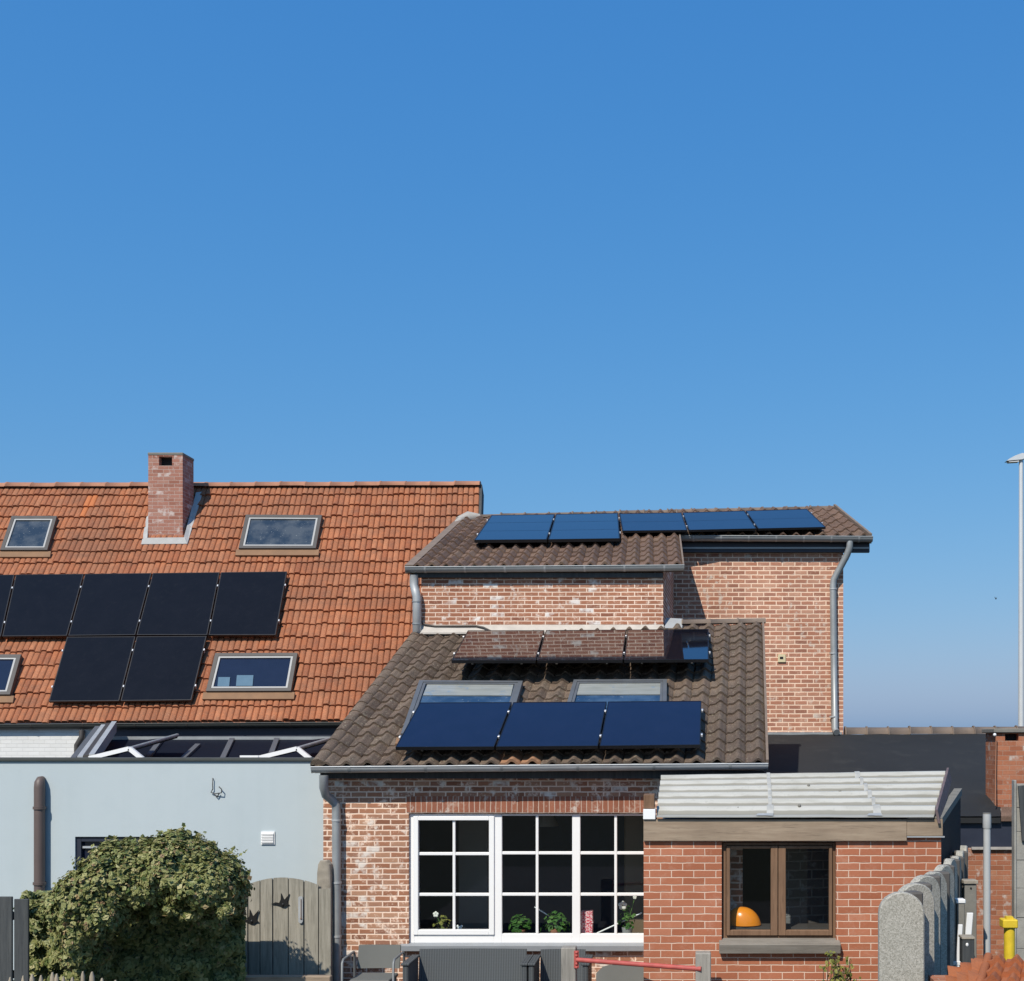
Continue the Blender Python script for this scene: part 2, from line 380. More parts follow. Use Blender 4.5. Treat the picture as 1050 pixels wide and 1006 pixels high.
M['chair_metal'] = simple('chair_metal', (.20,.21,.21), .5, .3, .1)
M['feather'] = simple('feather', (.03,.03,.035), .8)
M['stone_rough'] = simple('stone_rough', (.34,.30,.24), .95, 0, .65, 7, 1.0)
M['stone_dark'] = simple('stone_dark', (.105,.095,.085), .9, 0, .45, 8, .5)
M['bark'] = simple('bark', (.09,.07,.05), .9, 0, .3)
def gift():
    m = NT('red_pattern'); v = m.noise(45, 2)
    m.set(col=m.ramp(v, [(.46, (.62,.03,.07)), (.52, (.8,.55,.55))]), rough=.5); return m.m
M['red_pattern'] = gift()
def leafm(name, cols, rough=.5):
    m = NT(name); u = m.n('ShaderNodeSeparateXYZ', {0: m.uv()}).outputs[0]
    c = m.ramp(u, [(i/(len(cols)-1), k) for i, k in enumerate(cols)])
    m.set(col=c, rough=rough, spec=.35)
    tr = m.n('ShaderNodeBsdfTranslucent', {0: c}); mx = m.n('ShaderNodeMixShader', {0: .18, 1: m.b.outputs[0], 2: tr.outputs[0]})
    m.t.links.new(mx.outputs[0], m.out.inputs[0]); return m.m
M['ivy'] = leafm('ivy', [(.03,.055,.018), (.09,.13,.038), (.19,.215,.07), (.31,.31,.12), (.23,.24,.08), (.42,.385,.175), (.29,.19,.10)])
M['leaf_green'] = leafm('leaf_green', [(.03,.09,.015), (.06,.16,.03), (.11,.22,.05)])
M['leaf_yellow'] = leafm('leaf_yellow', [(.16,.18,.04), (.30,.28,.07), (.12,.16,.04)])
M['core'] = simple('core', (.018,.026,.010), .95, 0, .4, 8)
def ground_m():
    m = NT('paving'); uv = m.uv()
    bt = m.n('ShaderNodeTexBrick', {'Vector': uv, 'Scale': 1.0, 'Mortar Size': .006, 'Brick Width': .4, 'Row Height': .4, 'Color1': (.085,.085,.085,1), 'Color2': (.12,.115,.11,1), 'Mortar': (.1,.1,.08,1)}, offset=.5)
    c = m.mix(m.math('MULTIPLY', m.noise(2, 5), .5), bt.outputs[0], (.12,.12,.10)); m.set(col=c, rough=.9); return m.m
M['paving'] = ground_m()
def lawn_m():
    m = NT('lawn'); c = m.mix(m.noise(3, 6), (.022,.032,.012), (.045,.055,.022)); c = m.mix(m.math('MULTIPLY', m.noise(.15, 4), .6), c, (.05,.048,.03)); m.set(col=c, rough=.95); return m.m
M['lawn'] = lawn_m()

# ------------------------------------------------------------------ shape helpers
def wall_panel(mb, x0, x1, z0, z1, yf, yb, holes=()):
    """vertical wall facing -Y with rectangular openings (hx0,hx1,hz0,hz1) and reveals"""
    xs = sorted({x0, x1, *[h[0] for h in holes], *[h[1] for h in holes]}); zs = sorted({z0, z1, *[h[2] for h in holes], *[h[3] for h in holes]})
    inh = lambda cx, cz: any(h[0] < cx < h[1] and h[2] < cz < h[3] for h in holes)
    for i in range(len(xs)-1):
        for j in range(len(zs)-1):
            a, b, c, d = xs[i], xs[i+1], zs[j], zs[j+1]
            if inh((a+b)/2, (c+d)/2): continue
            mb.face([(a,yf,c), (b,yf,c), (b,yf,d), (a,yf,d)]); mb.face([(b,yb,c), (a,yb,c), (a,yb,d), (b,yb,d)])
    for (a, b, c, d) in holes:
        mb.face([(a,yf,c), (a,yb,c), (a,yb,d), (a,yf,d)]); mb.face([(b,yb,c), (b,yf,c), (b,yf,d), (b,yb,d)])
        mb.face([(a,yb,d), (b,yb,d), (b,yf,d), (a,yf,d)]); mb.face([(a,yf,c), (b,yf,c), (b,yb,c), (a,yb,c)])

def prof_roman(t):                                        # flat pan with a narrow roll
    a = abs(t-.5)
    return max(0.0, math.cos(min(1, a/.36)*math.pi/2)) if a < .49 else -.75
def prof_flat(t):                                         # nearly flat interlocking tile with a groove at each side
    a = abs(t-.5)
    return (1-2.2*a*a) if a < .41 else -1.1
def prof_pan(t):                                          # S shaped pan tile
    return .5+.5*math.cos(2*math.pi*(t-.62))+.16*math.cos(4*math.pi*(t-.62))-(.45 if t < .04 or t > .96 else 0)

def tile_roof(A, B, C, D, ncol, nrow, amp, step, prof, k, jit=.004, seed=1, deck=.07, over=.18, droop=0.0):
    """A eave left, B eave right, C ridge right, D ridge left; every tile a small curved plate stepped over the next"""
    mb = MB(); rr = random.Random(seed)
    A, B, C, D = map(Vector, (A, B, C, D))
    def S(u, v): return A*(1-u)*(1-v)+B*u*(1-v)+C*u*v+D*(1-u)*v
    n = (B-A).cross(D-A).normalized()
    if n.z < 0: n = -n
    for r in range(nrow):
        v0 = r/nrow; v1 = min(1.0, (r+1+over)/nrow)
        for c in range(ncol):
            j0 = rr.uniform(-jit, jit); j1 = rr.uniform(-jit, jit)*.4; sl = rr.uniform(-.08, .08)/nrow
            rows = [[], [], []]; uvs = [[], [], []]
            for i in range(k+1):
                t = i/k; u = (c+t)/ncol; h = prof(t)*amp
                e = Vector(S(u, v0+sl)); f = Vector(S(u, v1))
                rows[0].append(e+n*(h-step*.3)); rows[1].append(e+n*(h+step+j0+(t-.5)*j1*2)); rows[2].append(f+n*(h*.95-.004))
                uu = c+.02+.96*t
                uvs[0].append((uu, r+.02)); uvs[1].append((uu, r+.05)); uvs[2].append((uu, r+.97))
            mb.grid(rows[:2], uvs[:2], False); mb.grid(rows[1:], uvs[1:], True)
    q = [p-n*.012 for p in (A, B, C, D)]; w = [p-n*deck for p in (A, B, C, D)]
    mb.face(q, [(.5,.5)]*4); mb.face(list(reversed(w)), [(.5,.5)]*4)
    for i in range(4):
        a, b = i, (i+1) % 4
        mb.face([w[a], w[b], q[b], q[a]], [(.5,.5)]*4)
    return mb, n

def ridge_tiles(a, b, r, seg, lap=.012, zf=.75, hollow_end=True, collar=.25):
    """half round ridge tiles laid from a to b"""
    mb = MB(); a = Vector(a); b = Vector(b); L = (b-a).length; n = max(1, round(L/seg)); t = (b-a).normalized()
    side = Vector((t.y, -t.x, 0)).normalized(); up = side.cross(t); up = up if up.z > 0 else -up
    for i in range(n):
        rows = []; j = R.uniform(-.008, .008)
        for s_, rr in ((0, r+lap), (collar*.25, r+lap), (collar*.26, r), (1.03, r-.004)):
            p = a+(b-a)*((i+s_)/n)+up*j
            rows.append([p+side*math.cos(math.pi*q/8)*rr+up*math.sin(math.pi*q/8)*rr*zf for q in range(9)])
        mb.grid(rows, None, True)
        mb.face(rows[0]); mb.face(list(reversed(rows[-1])))
    return mb

def gutter(a, b, r, straps=.9, n=8):
    """half round gutter hung between a and b (a, b the middle of its open top)"""
    a = Vector(a); b = Vector(b); t = (b-a).normalized(); side = Vector((t.y, -t.x, 0)).normalized()
    mb = MB(); rows = []
    for e in (a, b):
        rows.append([e+side*math.cos(math.pi*q/n)*r-Vector((0,0,1))*math.sin(math.pi*q/n)*r for q in range(n+1)])
    mb.grid(rows, None, True)
    inn = [[p+(e-p)*.12+Vector((0,0,.002)) for p in row] for e, row in zip((a, b), rows)]
    mb.grid([list(reversed(r_)) for r_ in inn], None, True)
    for row, rev in ((rows[0], False), (rows[1], True)): mb.face(list(reversed(row)) if rev else row)
    for e in (0, n): mb.tube([rows[0][e], rows[1][e]], r*.11, 8)
    st = MBList(); k = max(1, int((b-a).length/straps))
    for i in range(k+1):
        c = a+(b-a)*((i+.5)/(k+1))
        ring = [[c+t*s_+side*math.cos(math.pi*q/n)*(r*1.06)-Vector((0,0,1))*math.sin(math.pi*q/n)*(r*1.06) for q in range(n+1)] for s_ in (-.018, .018)]
        q_ = MB(); q_.grid(ring, None, True); st.append(q_)
    return mb, st

class MBList(list):
    def build(s, name, mat, parent):
        for m_ in s: m_.build(name, mat, parent)
class Plane:
    def __init__(s, a, b, c):
        s.a = Vector(a); s.n = (Vector(b)-s.a).cross(Vector(c)-s.a).normalized()
        if s.n.z < 0: s.n = -s.n
    def hit(s, px, py, off=0.0):
        d = Vector(((px-PX)/F, 1, (HY-py)/F)); o = Vector((0,0,CH)); a = s.a+s.n*off
        return o+d*((a-o).dot(s.n)/d.dot(s.n))

def leaf(mb, p, nrm, size, rr, shade):
    nrm = nrm.normalized(); t = nrm.orthogonal().normalized()
    t = Matrix.Rotation(rr.uniform(0, 6.283), 3, nrm) @ t; w = nrm.cross(t)
    l = size*rr.uniform(.7, 1.25); b = l*rr.uniform(.36, .5); dr = nrm*(-l*.22)
    uv = [(shade, rr.random())]*4
    tip = p+t*l*.62+dr; base = p-t*l*.42; mid = p+nrm*l*.05
    mb.face([base, p+w*b+dr*.5, tip, mid], uv, False); mb.face([base, mid, tip, p-w*b+dr*.5], uv, False)

def panel(q, plane_n, mat, label, group, thick=.045, border=.018, clamps=('r',), lift=.11, strips=0):
    """q: top face corners bottom-left, bottom-right, top-right, top-left"""
    bl, br, tr, tl = [Vector(v) for v in q]; n = plane_n
    root = thing('solar_panel', (bl+br)/2-n*(thick+lift), label, 'solar panel', group)
    f = MB(); top = [bl, br, tr, tl]; bot = [p-n*thick for p in top]
    cen = sum(top, Vector())/4
    def S(u, v): return bl*(1-u)*(1-v)+br*u*(1-v)+tr*u*v+tl*(1-u)*v
    W = (br-bl).length; H = (tl-bl).length; bu = border/W; bv = border/H
    inn = [S(bu,bv), S(1-bu,bv), S(1-bu,1-bv), S(bu,1-bv)]
    for i in range(4):
        j = (i+1) % 4
        f.face([top[i], top[j], inn[j], inn[i]]); f.face([bot[i], bot[j], top[j], top[i]])
        f.face([inn[i], inn[j], inn[j]-n*.006, inn[i]-n*.006])
    f.face(list(reversed(bot)))
    f.build('frame', M['pv_frame'], root)
    g = MB()
    if strips:
        for k in range(strips):
            a, b = bv+(1-2*bv)*k/strips, bv+(1-2*bv)*(k+.965)/strips
            g.face([p-n*.003 for p in (S(bu,a), S(1-bu,a), S(1-bu,b), S(bu,b))])
        g.face([p-n*.0045 for p in inn])
    else: g.face([p-n*.004 for p in inn])
    g.build('cell_glass', mat, root)
    for v in (.22, .78):
        r_ = MB(); a = S(-.0, v)-n*(thick+.03); b = S(1.0, v)-n*(thick+.03)
        ax = (b-a)/2; r_.obox((a+b)/2, ax, (tl-bl).normalized()*.02, n*.027); r_.build('rail', M['alu'], root)
        for kx in (.2, .8):
            h = MB(); c = S(kx, v)-n*(thick+.057+(lift-.03)/2); h.obox(c, ax.normalized()*.015, (tl-bl).normalized()*.02, n*((lift-.03)/2)); h.build('roof_hook', M['alu'], root)
        if 'l' in clamps:
            k_ = MB(); k_.obox(S(0, v)-n*.012-ax.normalized()*.017, ax.normalized()*.014, (tl-bl).normalized()*.028, n*.02, .004); k_.build('clamp', M['alu'], root)
        if 'r' in clamps:
            k_ = MB(); k_.obox(S(1, v)-n*.012+ax.normalized()*.017, ax.normalized()*.014, (tl-bl).normalized()*.028, n*.02, .004); k_.build('clamp', M['alu'], root)
    return root

def skylight(house, pl, tl, tr, br, bl, mats, h=.10, fw=.09, blind=0, label=None, sw=.06):
    """roof window: outer frame from four photograph pixels on the roof plane"""
    n = pl.n; base = [pl.hit(*p, 0.0) for p in (bl, br, tr, tl)]; top = [pl.hit(*p, h) for p in (bl, br, tr, tl)]
    W = (base[1]-base[0]).length; H = (base[3]-base[0]).length
    def S(q, u, v): return q[0]*(1-u)*(1-v)+q[1]*u*(1-v)+q[2]*u*v+q[3]*(1-u)*v
    def ring(mb, q, a, b, z0, z1):                        # frame ring from inset a to inset b (metres), heights z0..z1
        o = [S(q, a/W, a/H), S(q, 1-a/W, a/H), S(q, 1-a/W, 1-a/H), S(q, a/W, 1-a/H)]
        i = [S(q, b/W, b/H), S(q, 1-b/W, b/H), S(q, 1-b/W, 1-b/H), S(q, b/W, 1-b/H)]
        for k in range(4):
            j = (k+1) % 4
            mb.face([o[k]+n*z1, o[j]+n*z1, i[j]+n*z1, i[k]+n*z1]); mb.face([o[k]+n*z0, o[j]+n*z0, o[j]+n*z1, o[k]+n*z1]); mb.face([i[j]+n*z0, i[k]+n*z0, i[k]+n*z1, i[j]+n*z1])
    q = top
    m = MB(); ring(m, q, 0, fw, -h-.02, 0.0); fr = m.build('skylight', M[mats[0]], house)
    if label: fr['label'] = label
    m = MB(); ring(m, q, fw+.003, fw+sw, -h, -.012); m.build('sash', M[mats[1]], fr)
    m = MB(); b = fw+sw-.005
    m.face([S(q, b/W, b/H)+n*(-.04), S(q, 1-b/W, b/H)+n*(-.04), S(q, 1-b/W, 1-b/H)+n*(-.04), S(q, b/W, 1-b/H)+n*(-.04)]); m.build('pane', M[mats[2]], fr)
    if blind:  # pale strip across the top of the pane
        m = MB(); v0 = 1-blind
        m.obox((S(q, .5, 1-b/H)+S(q, .5, v0))/2+n*(-.033), (S(q, 1-b/W, .5)-S(q, b/W, .5))/2*.99, (S(q, .5, 1-b/H)-S(q, .5, v0))/2*.98, n*.004); m.build('blind', M['blind'], fr)
    fl = .105; m = MB()                                     # apron flashing round the frame
    e = [S(q, -.07/W, -.17/H)+n*(fl-h), S(q, 1+.07/W, -.17/H)+n*(fl-h), S(q, 1+.07/W, 0)+n*(fl+.02-h), S(q, -.07/W, 0)+n*(fl+.02-h)]
    m.prism(e, -n*.05); m.build('flashing', M['flash'], fr)
    return fr

# ================================================================== SETTING
mb = MB(); mb.face([(-600,-600,0), (600,-600,0), (600,900,0), (-600,900,0)]); tag(mb.build('ground', M['lawn'], origin=(0,0,0)), kind='structure')
mb = MB(); mb.box(-5.0, 3.2, 1.5, 16.6, .004, .03); tag(mb.build('patio', M['paving'], origin=(0,12,0)), kind='structure')

# ================================================================== ORANGE-ROOFED HOUSE (behind, left)
oh = thing('terraced_house', (-11, 24.7, 0), 'long house with bright orange tiled roof, brick chimney and four roof windows', 'house')
eR = P(485, 739, 24.43); eL = P(-150, 743, 24.43); rR = P(492, 497.5, 29.0); wv = rR-eR; rL = eL+wv
rL.z += .05
OP = Plane(eL, eR, (rR+rL)/2)
mb, on = tile_roof(eL, eR, rR, rL, 98, 19, .030, .048, prof_flat, 10, .012, 3, .10)
orf = mb.build('roof', M['tile_orange'], oh)
up = Vector((0,0,-.035))
ridge_tiles(rL+up, rR+up, .17, .62).build('ridge_tiles', M['ridge_orange'], orf)
# back slope and gables
back = lambda p: Vector((p.x-.5, p.y+4.6, eR.z))
mb = MB(); mb.prism([rL-Vector((0,0,.02)), rR-Vector((0,0,.02)), back(rR), back(rL)], (0,0,-.08)); mb.build('rear_roof', M['tile_orange'], orf)
mb = MB()                                                 # white rear wall with a dark navy section added behind the lantern
wy = 24.47; xm = X(112, wy)
mb.box(eL.x+.2, xm, wy, wy+.3, 0, eR.z-.02); mb.build('wall', M['white_brick'], oh)
mb = MB(); mb.box(xm, eR.x+.1, wy+.01, wy+.3, 0, eR.z-.02); mb.build('dark_wall_part', M['navy'], oh)
mb = MB()
gx = lambda p, e: p+Vector((e,0,0))
for pe, pr, s_ in ((eR, rR, -.30), (eL, rL, .10)):
    a = Vector((pe.x+s_, wy+.3, 0)); b = Vector((pe.x+s_, wy+.3, eR.z+.2)); c = pr+Vector((s_,0,-.12)); d = back(pr)+Vector((s_,0,-.1)); e = Vector((d.x, d.y, 0))
    mb = MB(); mb.prism([a, b, c, d, e], (.2,0,0)); mb.build('gable_wall', M['brick_upper'], oh)
mb = MB(); mb.box(back(rL).x+.3, back(rR).x-.4, 33.3, 33.5, 0, eR.z); mb.build('rear_wall', M['brick_upper'], oh)
# dark verge board on the right gable
mb = MB(); mb.prism([eR+on*.02, eR-on*.16, rR-on*.18+Vector((0,.1,-.1)), rR+on*.02], (.06,0,0)); mb.build('verge_board', M['wood_dark'], orf)
g, st = gutter(eL+Vector((0,-.04,-.02)), eR+Vector((0,-.04,-.02)), .10, 1.1)
go = g.build('gutter', M['dark_gutter'], oh); st.build('gutter_strap', M['sky_frame'], go)
mb = MB(); mb.box(eL.x+.1, eR.x-.02, 24.40, 24.465, eR.z-.13, eR.z-.05); mb.build('soffit', M['navy'], oh)
# rear downpipe on the white wall
mb = MB(); mb.tube([P(84,749,24.4), P(84,756,24.38), P(79,764,24.38), P(79,800,24.4)], .06); mb.build('downpipe', M['sky_frame'], oh)
# chimney
cb = OP.hit(169, 553); s_ = F/cb.y; cx0, cx1 = X(152, cb.y), X(187.3, cb.y); ztop = Z(464, cb.y); dz0 = cb.z-.4
mb = MB(); cy0, cy1 = cb.y, cb.y+.62; zc = ztop-.07
oz0, oz1 = Z(477.5, cb.y), Z(468, cb.y); ox0, ox1 = X(163, cb.y), X(176.5, cb.y)
wall_panel(mb, cx0, cx1, dz0, zc, cy0, cy0+.14, [(ox0, ox1, oz0, oz1)])
for sx, q in ((cx0, 1), (cx1, -1)):
    mb.face([(sx,cy0,dz0), (sx,cy1,dz0), (sx,cy1,zc), (sx,cy0,zc)])
mb.face([(cx0,cy1,dz0), (cx1,cy1,dz0), (cx1,cy1,zc), (cx0,cy1,zc)])
ch = mb.build('chimney', M['brick_chimney'], oh)
mb = MB(); mb.box(cx0+.02, cx1-.02, cy0+.15, cy1-.02, zc-.5, zc-.01); mb.build('flue', M['felt'], ch)
mb = MB(); mb.box(cx0-.012, cx1+.012, cy0-.012, cy1+.012, zc+.002, ztop, .012); mb.build('cap', M['concrete_dark'], ch)
mb = MB()                                                 # mortar and lead flashing at the foot of the chimney
on_ = lambda px, py, o: OP.hit(px, py, o)
mb.prism([on_(144,558,.06), on_(192,557.5,.06), on_(189.5,551,.13), on_(150,551.5,.13)], -on*.1)
mb.prism([on_(145,557,.06), on_(151,551.5,.12), on_(152.5,530,.10), on_(151,526,.06)], -on*.1)
mb.prism([on_(192,557.5,.06), on_(188.5,551,.12), on_(201,505,.10), on_(208,504,.06)], -on*.1)
mb.build('flashing', M['lead'], ch)
for nm, q in (('far', ((11.9,529), (58.2,529), (48.3,563.8), (0,563.8))), ('tr', ((252,527.7), (330,528), (323.7,562), (244.5,562))),
              ('lr', ((220.7,669.6), (305,669.4), (298.2,708.3), (211.1,708.5))), ('ll', ((-36,671), (21.5,671), (10,712), (-46,712)))):
    fr_ = skylight(oh, OP, *q, ('sky_frame', 'sky_sash', 'pane_grey' if nm in ('tr','far') else 'pane_dark'), .17, .085, .10 if nm in ('tr','far','lr') else 0, None, .045)
    if nm == 'lr':
        for (xa, xb, ya, yb) in ((224,236,704,694.5), (243,260,703.5,692.5)):  # small blue-grey plates laid over the pane
            m = MB(); m.prism([OP.hit(xa-1, ya, .142), OP.hit(xb-1, ya, .142), OP.hit(xb, yb, .142), OP.hit(xa, yb, .142)], on*.006); m.build('blue_plate', simple('blue_plate', (.10,.17,.23), .2), fr_)

M['panel_blue'] = simple('panel_blue', (.16,.27,.36), .4, 0, .1)
G_OR = 'black solar panels on the orange roof'
tops = [(-55,590), (15.5,589.2), (86.5,588.4), (156,587.6), (225.8,586.8), (295,586)]
bots = [(-69,653), (1.5,652.4), (69.2,651.7), (139.3,651), (213.2,651), (283.3,651)]
labs = ['black panel at the cut left edge of the orange roof, end of its upper row', 'black panel in the upper orange roof row, beside the one cut by the frame edge',
        'middle black panel of the upper row of five, below and left of the chimney foot', 'black panel of the upper orange roof row, touching the right end panel', 'rightmost black panel of the upper row, above the lower right roof window']
gp = .8
for i in range(5):
    q = [OP.hit(bots[i][0]+gp, bots[i][1], .2), OP.hit(bots[i+1][0]-gp, bots[i+1][1], .2), OP.hit(tops[i+1][0]-gp, tops[i+1][1], .2), OP.hit(tops[i][0]+gp, tops[i][1], .2)]
    panel(q, on, M['pv_black'], labs[i], G_OR, .05, .02, ('l','r') if i == 4 else ('l',))
tp = [(68,653), (139.5,652.6), (212.6,652.2)]; bt = [(49.2,719.2), (122.9,718.6), (196.9,717.8)]
for i, l in enumerate(('left panel of the two black panels in the lower orange roof row', 'black panel of the lower orange roof row, next to the lower right roof window')):
    q = [OP.hit(bt[i][0]+gp, bt[i][1], .2), OP.hit(bt[i+1][0]-gp, bt[i+1][1], .2), OP.hit(tp[i+1][0]-gp, tp[i+1][1], .2), OP.hit(tp[i][0]+gp, tp[i][1], .2)]
    panel(q, on, M['pv_black'], l, G_OR, .05, .02, ('l','r') if i else ('l',))

# ================================================================== BLUE RENDERED EXTENSION
bx = thing('rendered_extension', (-8, 17.3, 0), 'flat roofed extension with pale blue rendered wall and dark parapet cap', 'house extension')
by = 17.3; bz = Z(780.5, by); bxr = X(334, by)
mb = MB(); wx0, wx1, wz0, wz1 = X(77, by), X(176, by), Z(905, by), Z(858, by)
wall_panel(mb, -16, bxr, 0, bz, by, by+.3, [(wx0, wx1, wz0, wz1)])
mb.face([(bxr,by,0), (bxr,24.6,0), (bxr,24.6,bz), (bxr,by,bz)])
mb.build('wall', M['blue_wall'], bx)
mb = MB(); mb.box(-16, bxr-.01, by+.31, 24.6, bz-.25, bz-.12); mb.build('flat_roof', M['felt'], bx)
mb = MB(); mb.box(-16, bxr+.02, by-.04, by+.34, bz+.002, bz+.05, .006); mb.build('parapet_cap', M['dark_gutter'], bx)
w_ = MB(); t = .075
for a in ((wx0, wx0+t, wz0, wz1), (wx1-t, wx1, wz0, wz1), (wx0+t, wx1-t, wz1-t, wz1), (wx0+t, wx1-t, wz0, wz0+t)): w_.box(a[0]+.002, a[1]-.002, by+.03, by+.12, a[2]+.002, a[3]-.002)
wo = w_.build('window', M['navy'], bx)
mb = MB(); mb.box(wx0+t, wx1-t, by+.09, by+.10, wz0+t, wz1-t); mb.build('pane', M['pane_dark'], wo)
mb = MB(); mb.box(wx0+t+.01, wx1-t-.01, by+.05, by+.07, wz1-t-.10, wz1-t-.07); mb.build('glazing_bar', M['alu'], wo)
v_ = MB(); vx0, vx1, vz0, vz1 = X(268, by), X(282, by), Z(866, by), Z(852.5, by)
v_.box(vx0, vx1, by-.02, by+.002, vz0, vz1)
for k in range(4):
    z = vz0+.02+(vz1-vz0-.04)*(k+.5)/4; v_.obox((.5*(vx0+vx1), by-.028, z), Vector(((vx1-vx0)/2-.015,0,0)), Vector((0,.012,.006)), Vector((0,-.003,.012)))
v_.build('vent_grille', M['white_plain'], bx)
mb = MB(); px_, pz = X(40.5, by-.09), Z(799, by-.09)
mb.tube([(px_, by-.09, .0), (px_, by-.09, pz-.12), (px_, by-.085, pz-.05), (px_, by-.06, pz-.01), (px_, by-.01, pz)], [.075,.075,.072,.06,.045], 14)
pp = mb.build('downpipe', M['brown_pipe'], bx)
for zz in (Z(828, by), Z(905, by)):
    mb = MB(); mb.tube([(px_, by-.09, zz-.02), (px_, by-.09, zz+.02)], .09, 14); mb.box(px_-.02, px_+.02, by-.04, by+.0, zz-.02, zz+.02); mb.build('pipe_clip', M['brown_pipe'], pp)
# wall hook with a twist of wire
mb = MB(); h = lambda x, y, d=by-.03: P(x, y, d)
mb.tube([h(218.3,798,by), h(218.2,799), h(218.0,805), h(218.2,809.5)], .007, 6)
mb.tube([h(218.2,809), h(216.4,812.5), h(220.3,814), h(223.6,813.4,by-.05), h(227,813,by-.06), h(227.3,809.5,by-.06), h(224.5,806.6,by-.05)], .008, 6)
mb.tube([h(220,814.5), h(222.5,817.5), h(224.8,813.5)], .009, 6)
tag(mb.build('wall_hook', M['sky_frame']), 'small bent wire hook fixed high on the pale blue wall', 'hook')

# glass roof lantern on the flat roof
rl = thing('roof_lantern', (X(200, 22), 22, bz-.12), 'dark glass roof lantern with two opened white edged vents above the blue wall', 'skylight')
ly0, ly1 = 21.0, 23.9
LP = Plane(P(85,790,ly0), P(340,790,ly0), P(200,757,ly1))
pl_ = lambda px, py, o=0: LP.hit(px, py, o)
mb = MB(); mb.prism([pl_(84,788), pl_(345,788), pl_(345,757), pl_(116,757)], (0,0,-.05)); mb.build('glazing', M['lantern_glass'], rl)
mb = MB(); mb.box(X(84, ly0), X(345, ly0), ly0+.1, ly1-.05, bz-.12, pl_(200,789).z-.06); mb.build('upstand', M['navy'], rl)
mb = MB()
for a, b in (((187,779),(203,764)), ((228,779),(238,758)), ((276,779),(284,758)), ((150,779),(166,758))):
    p, q = pl_(*a, .02), pl_(*b, .02); d = (q-p)/2; mb.obox((p+q)/2, Vector((.05,0,0)), d, LP.n*.03)
mb.build('mullion', M['sky_frame_mid'], rl)
mb = MB(); mb.obox((pl_(114,757,.02)+pl_(345,757,.02))/2, (pl_(345,757)-pl_(114,757))/2, Vector((0,.04,0)), Vector((0,0,.035))); mb.build('top_rail', M['zinc'], rl)
# stacked side frames at the left end
for k, (ox, mt) in enumerate(((0,'sky_frame_mid'), (7,'zinc_light'), (13,'sky_frame'), (19,'zinc_light'))):
    a, b = P(75+ox*1.0, 779.5, 20.6), P(100+ox*.9, 747-k*.6, 23.6)
    mb = MB(); mb.obox((a+b)/2, Vector((.048,0,0)), (b-a)/2, Vector((0,0,.05+.02*k))); mb.build('side_rail', M[mt], rl)
# opened vents: a tilted glass flap, a white lower rail and stay
for vx in (0, 172):
    a, b, c, e = P(92+vx,777.5,19.6), P(133+vx,767.5,19.6), P(146+vx,778,19.6), P(182+vx*.985,755,22.2)
    f = MB(); f.prism([a+Vector((0,.02,-.015)), b+Vector((0,.02,-.015)), e, e-Vector((.75,-.1,.08))], (0,.0,-.035))
    fo = f.build('vent_flap', M['lantern_glass'], rl)
    f = MB()
    for p, q in ((a, b), (b, c)):
        d = (q-p); f.obox((p+q)/2, d/2, Vector((0,.035,0)), d.cross(Vector((0,1,0))).normalized()*.035)
    f.build('vent_edge', M['upvc'], fo)
    f = MB(); f.tube([b+Vector((.0,.05,0)), e+Vector((0,0,.02))], .035, 6); f.build('vent_rail', M['zinc'], fo)
    if vx:
        f = MB(); p, q = P(247,776.5,19.6), P(266,776.5,19.6); f.obox((p+q)/2, (q-p)/2, Vector((0,.05,0)), Vector((0,0,.03))); f.build('vent_base', M['upvc'], fo)

# ================================================================== TALL BRICK HOUSE
bh = thing('brick_house', (-1, 22.4, 0), 'tall two level brick house with weathered brown roof tiles and grey gutters', 'house')
wl, wr = 21.30, 24.42
# left (lower) wing
uA, uB, uC, uD = P(418.6,583.5,21.2), P(700,581.5,21.2), P(693,524.5,27), P(474.3,532,27)
UP = Plane(uA, uB, (uC+uD)/2)
mb, un = tile_roof(uA, uB, uC, uD, 19, 13, .072, .030, prof_pan, 14, .008, 5, .09)
rf = mb.build('roof', M['tile_brown'], bh)
# right (taller) block
vA, vB, vC, vD = P(697,550.5,24.2), P(891.5,551.5,24.2), P(854.5,521,27), P(693.2,524.5,27)
VP = Plane(vA, vB, (vC+vD)/2)
mb, vn = tile_roof(vA, vB, vC, vD, 14, 7, .066, .030, prof_pan, 14, .007, 6, .09)
rf2 = mb.build('roof', M['tile_brown'], bh)
ridge_tiles(P(489,530,27)+Vector((0,.02,-.02)), vC+Vector((0,.02,-.02)), .11, .55, .03).build('ridge_tiles', M['ridge_grey'], rf2)
mb = MB(); mb.prism([vC-Vector((0,0,.03)), uD-Vector((0,0,.03)), uD+Vector((0,5,-1.6)), vC+Vector((0,5,-1.6))], (0,0,-.08)); mb.build('rear_roof', M['tile_brown'], rf2)
# verge edging of tiles at left of the wing, mortar blob at its top
mb = MB(); a, b = uA, uD; mb.prism([a+un*.07-Vector((.06,0,0)), a+un*.075+Vector((.10,0,0)), b+un*.075+Vector((.10,0,0)), b+un*.07-Vector((.06,0,0))], -un*.15); mb.build('verge', M['ridge_grey'], rf)
mb = MB(); mb.tube([P(470,534,26.6), P(480,531.5,26.8), P(492,531,26.9)], [.10,.16,.09], 8); mb.tube([P(462,541,25.9), P(474,533,26.6)], [.05,.10], 8); mb.build('mortar_fillet', M['mortar'], rf)
mb = MB(); mb.prism([vB+vn*.09, vB-vn*.12, vC-vn*.12, vC+vn*.09], (.05,0,0)); mb.build('verge_board', M['ridge_grey'], rf2)
mb = MB(); mb.prism([uB+un*.06, uB-un*.10, uC-un*.10, uC+un*.06], (.03,0,0)); mb.build('verge_board', M['ridge_grey'], rf)
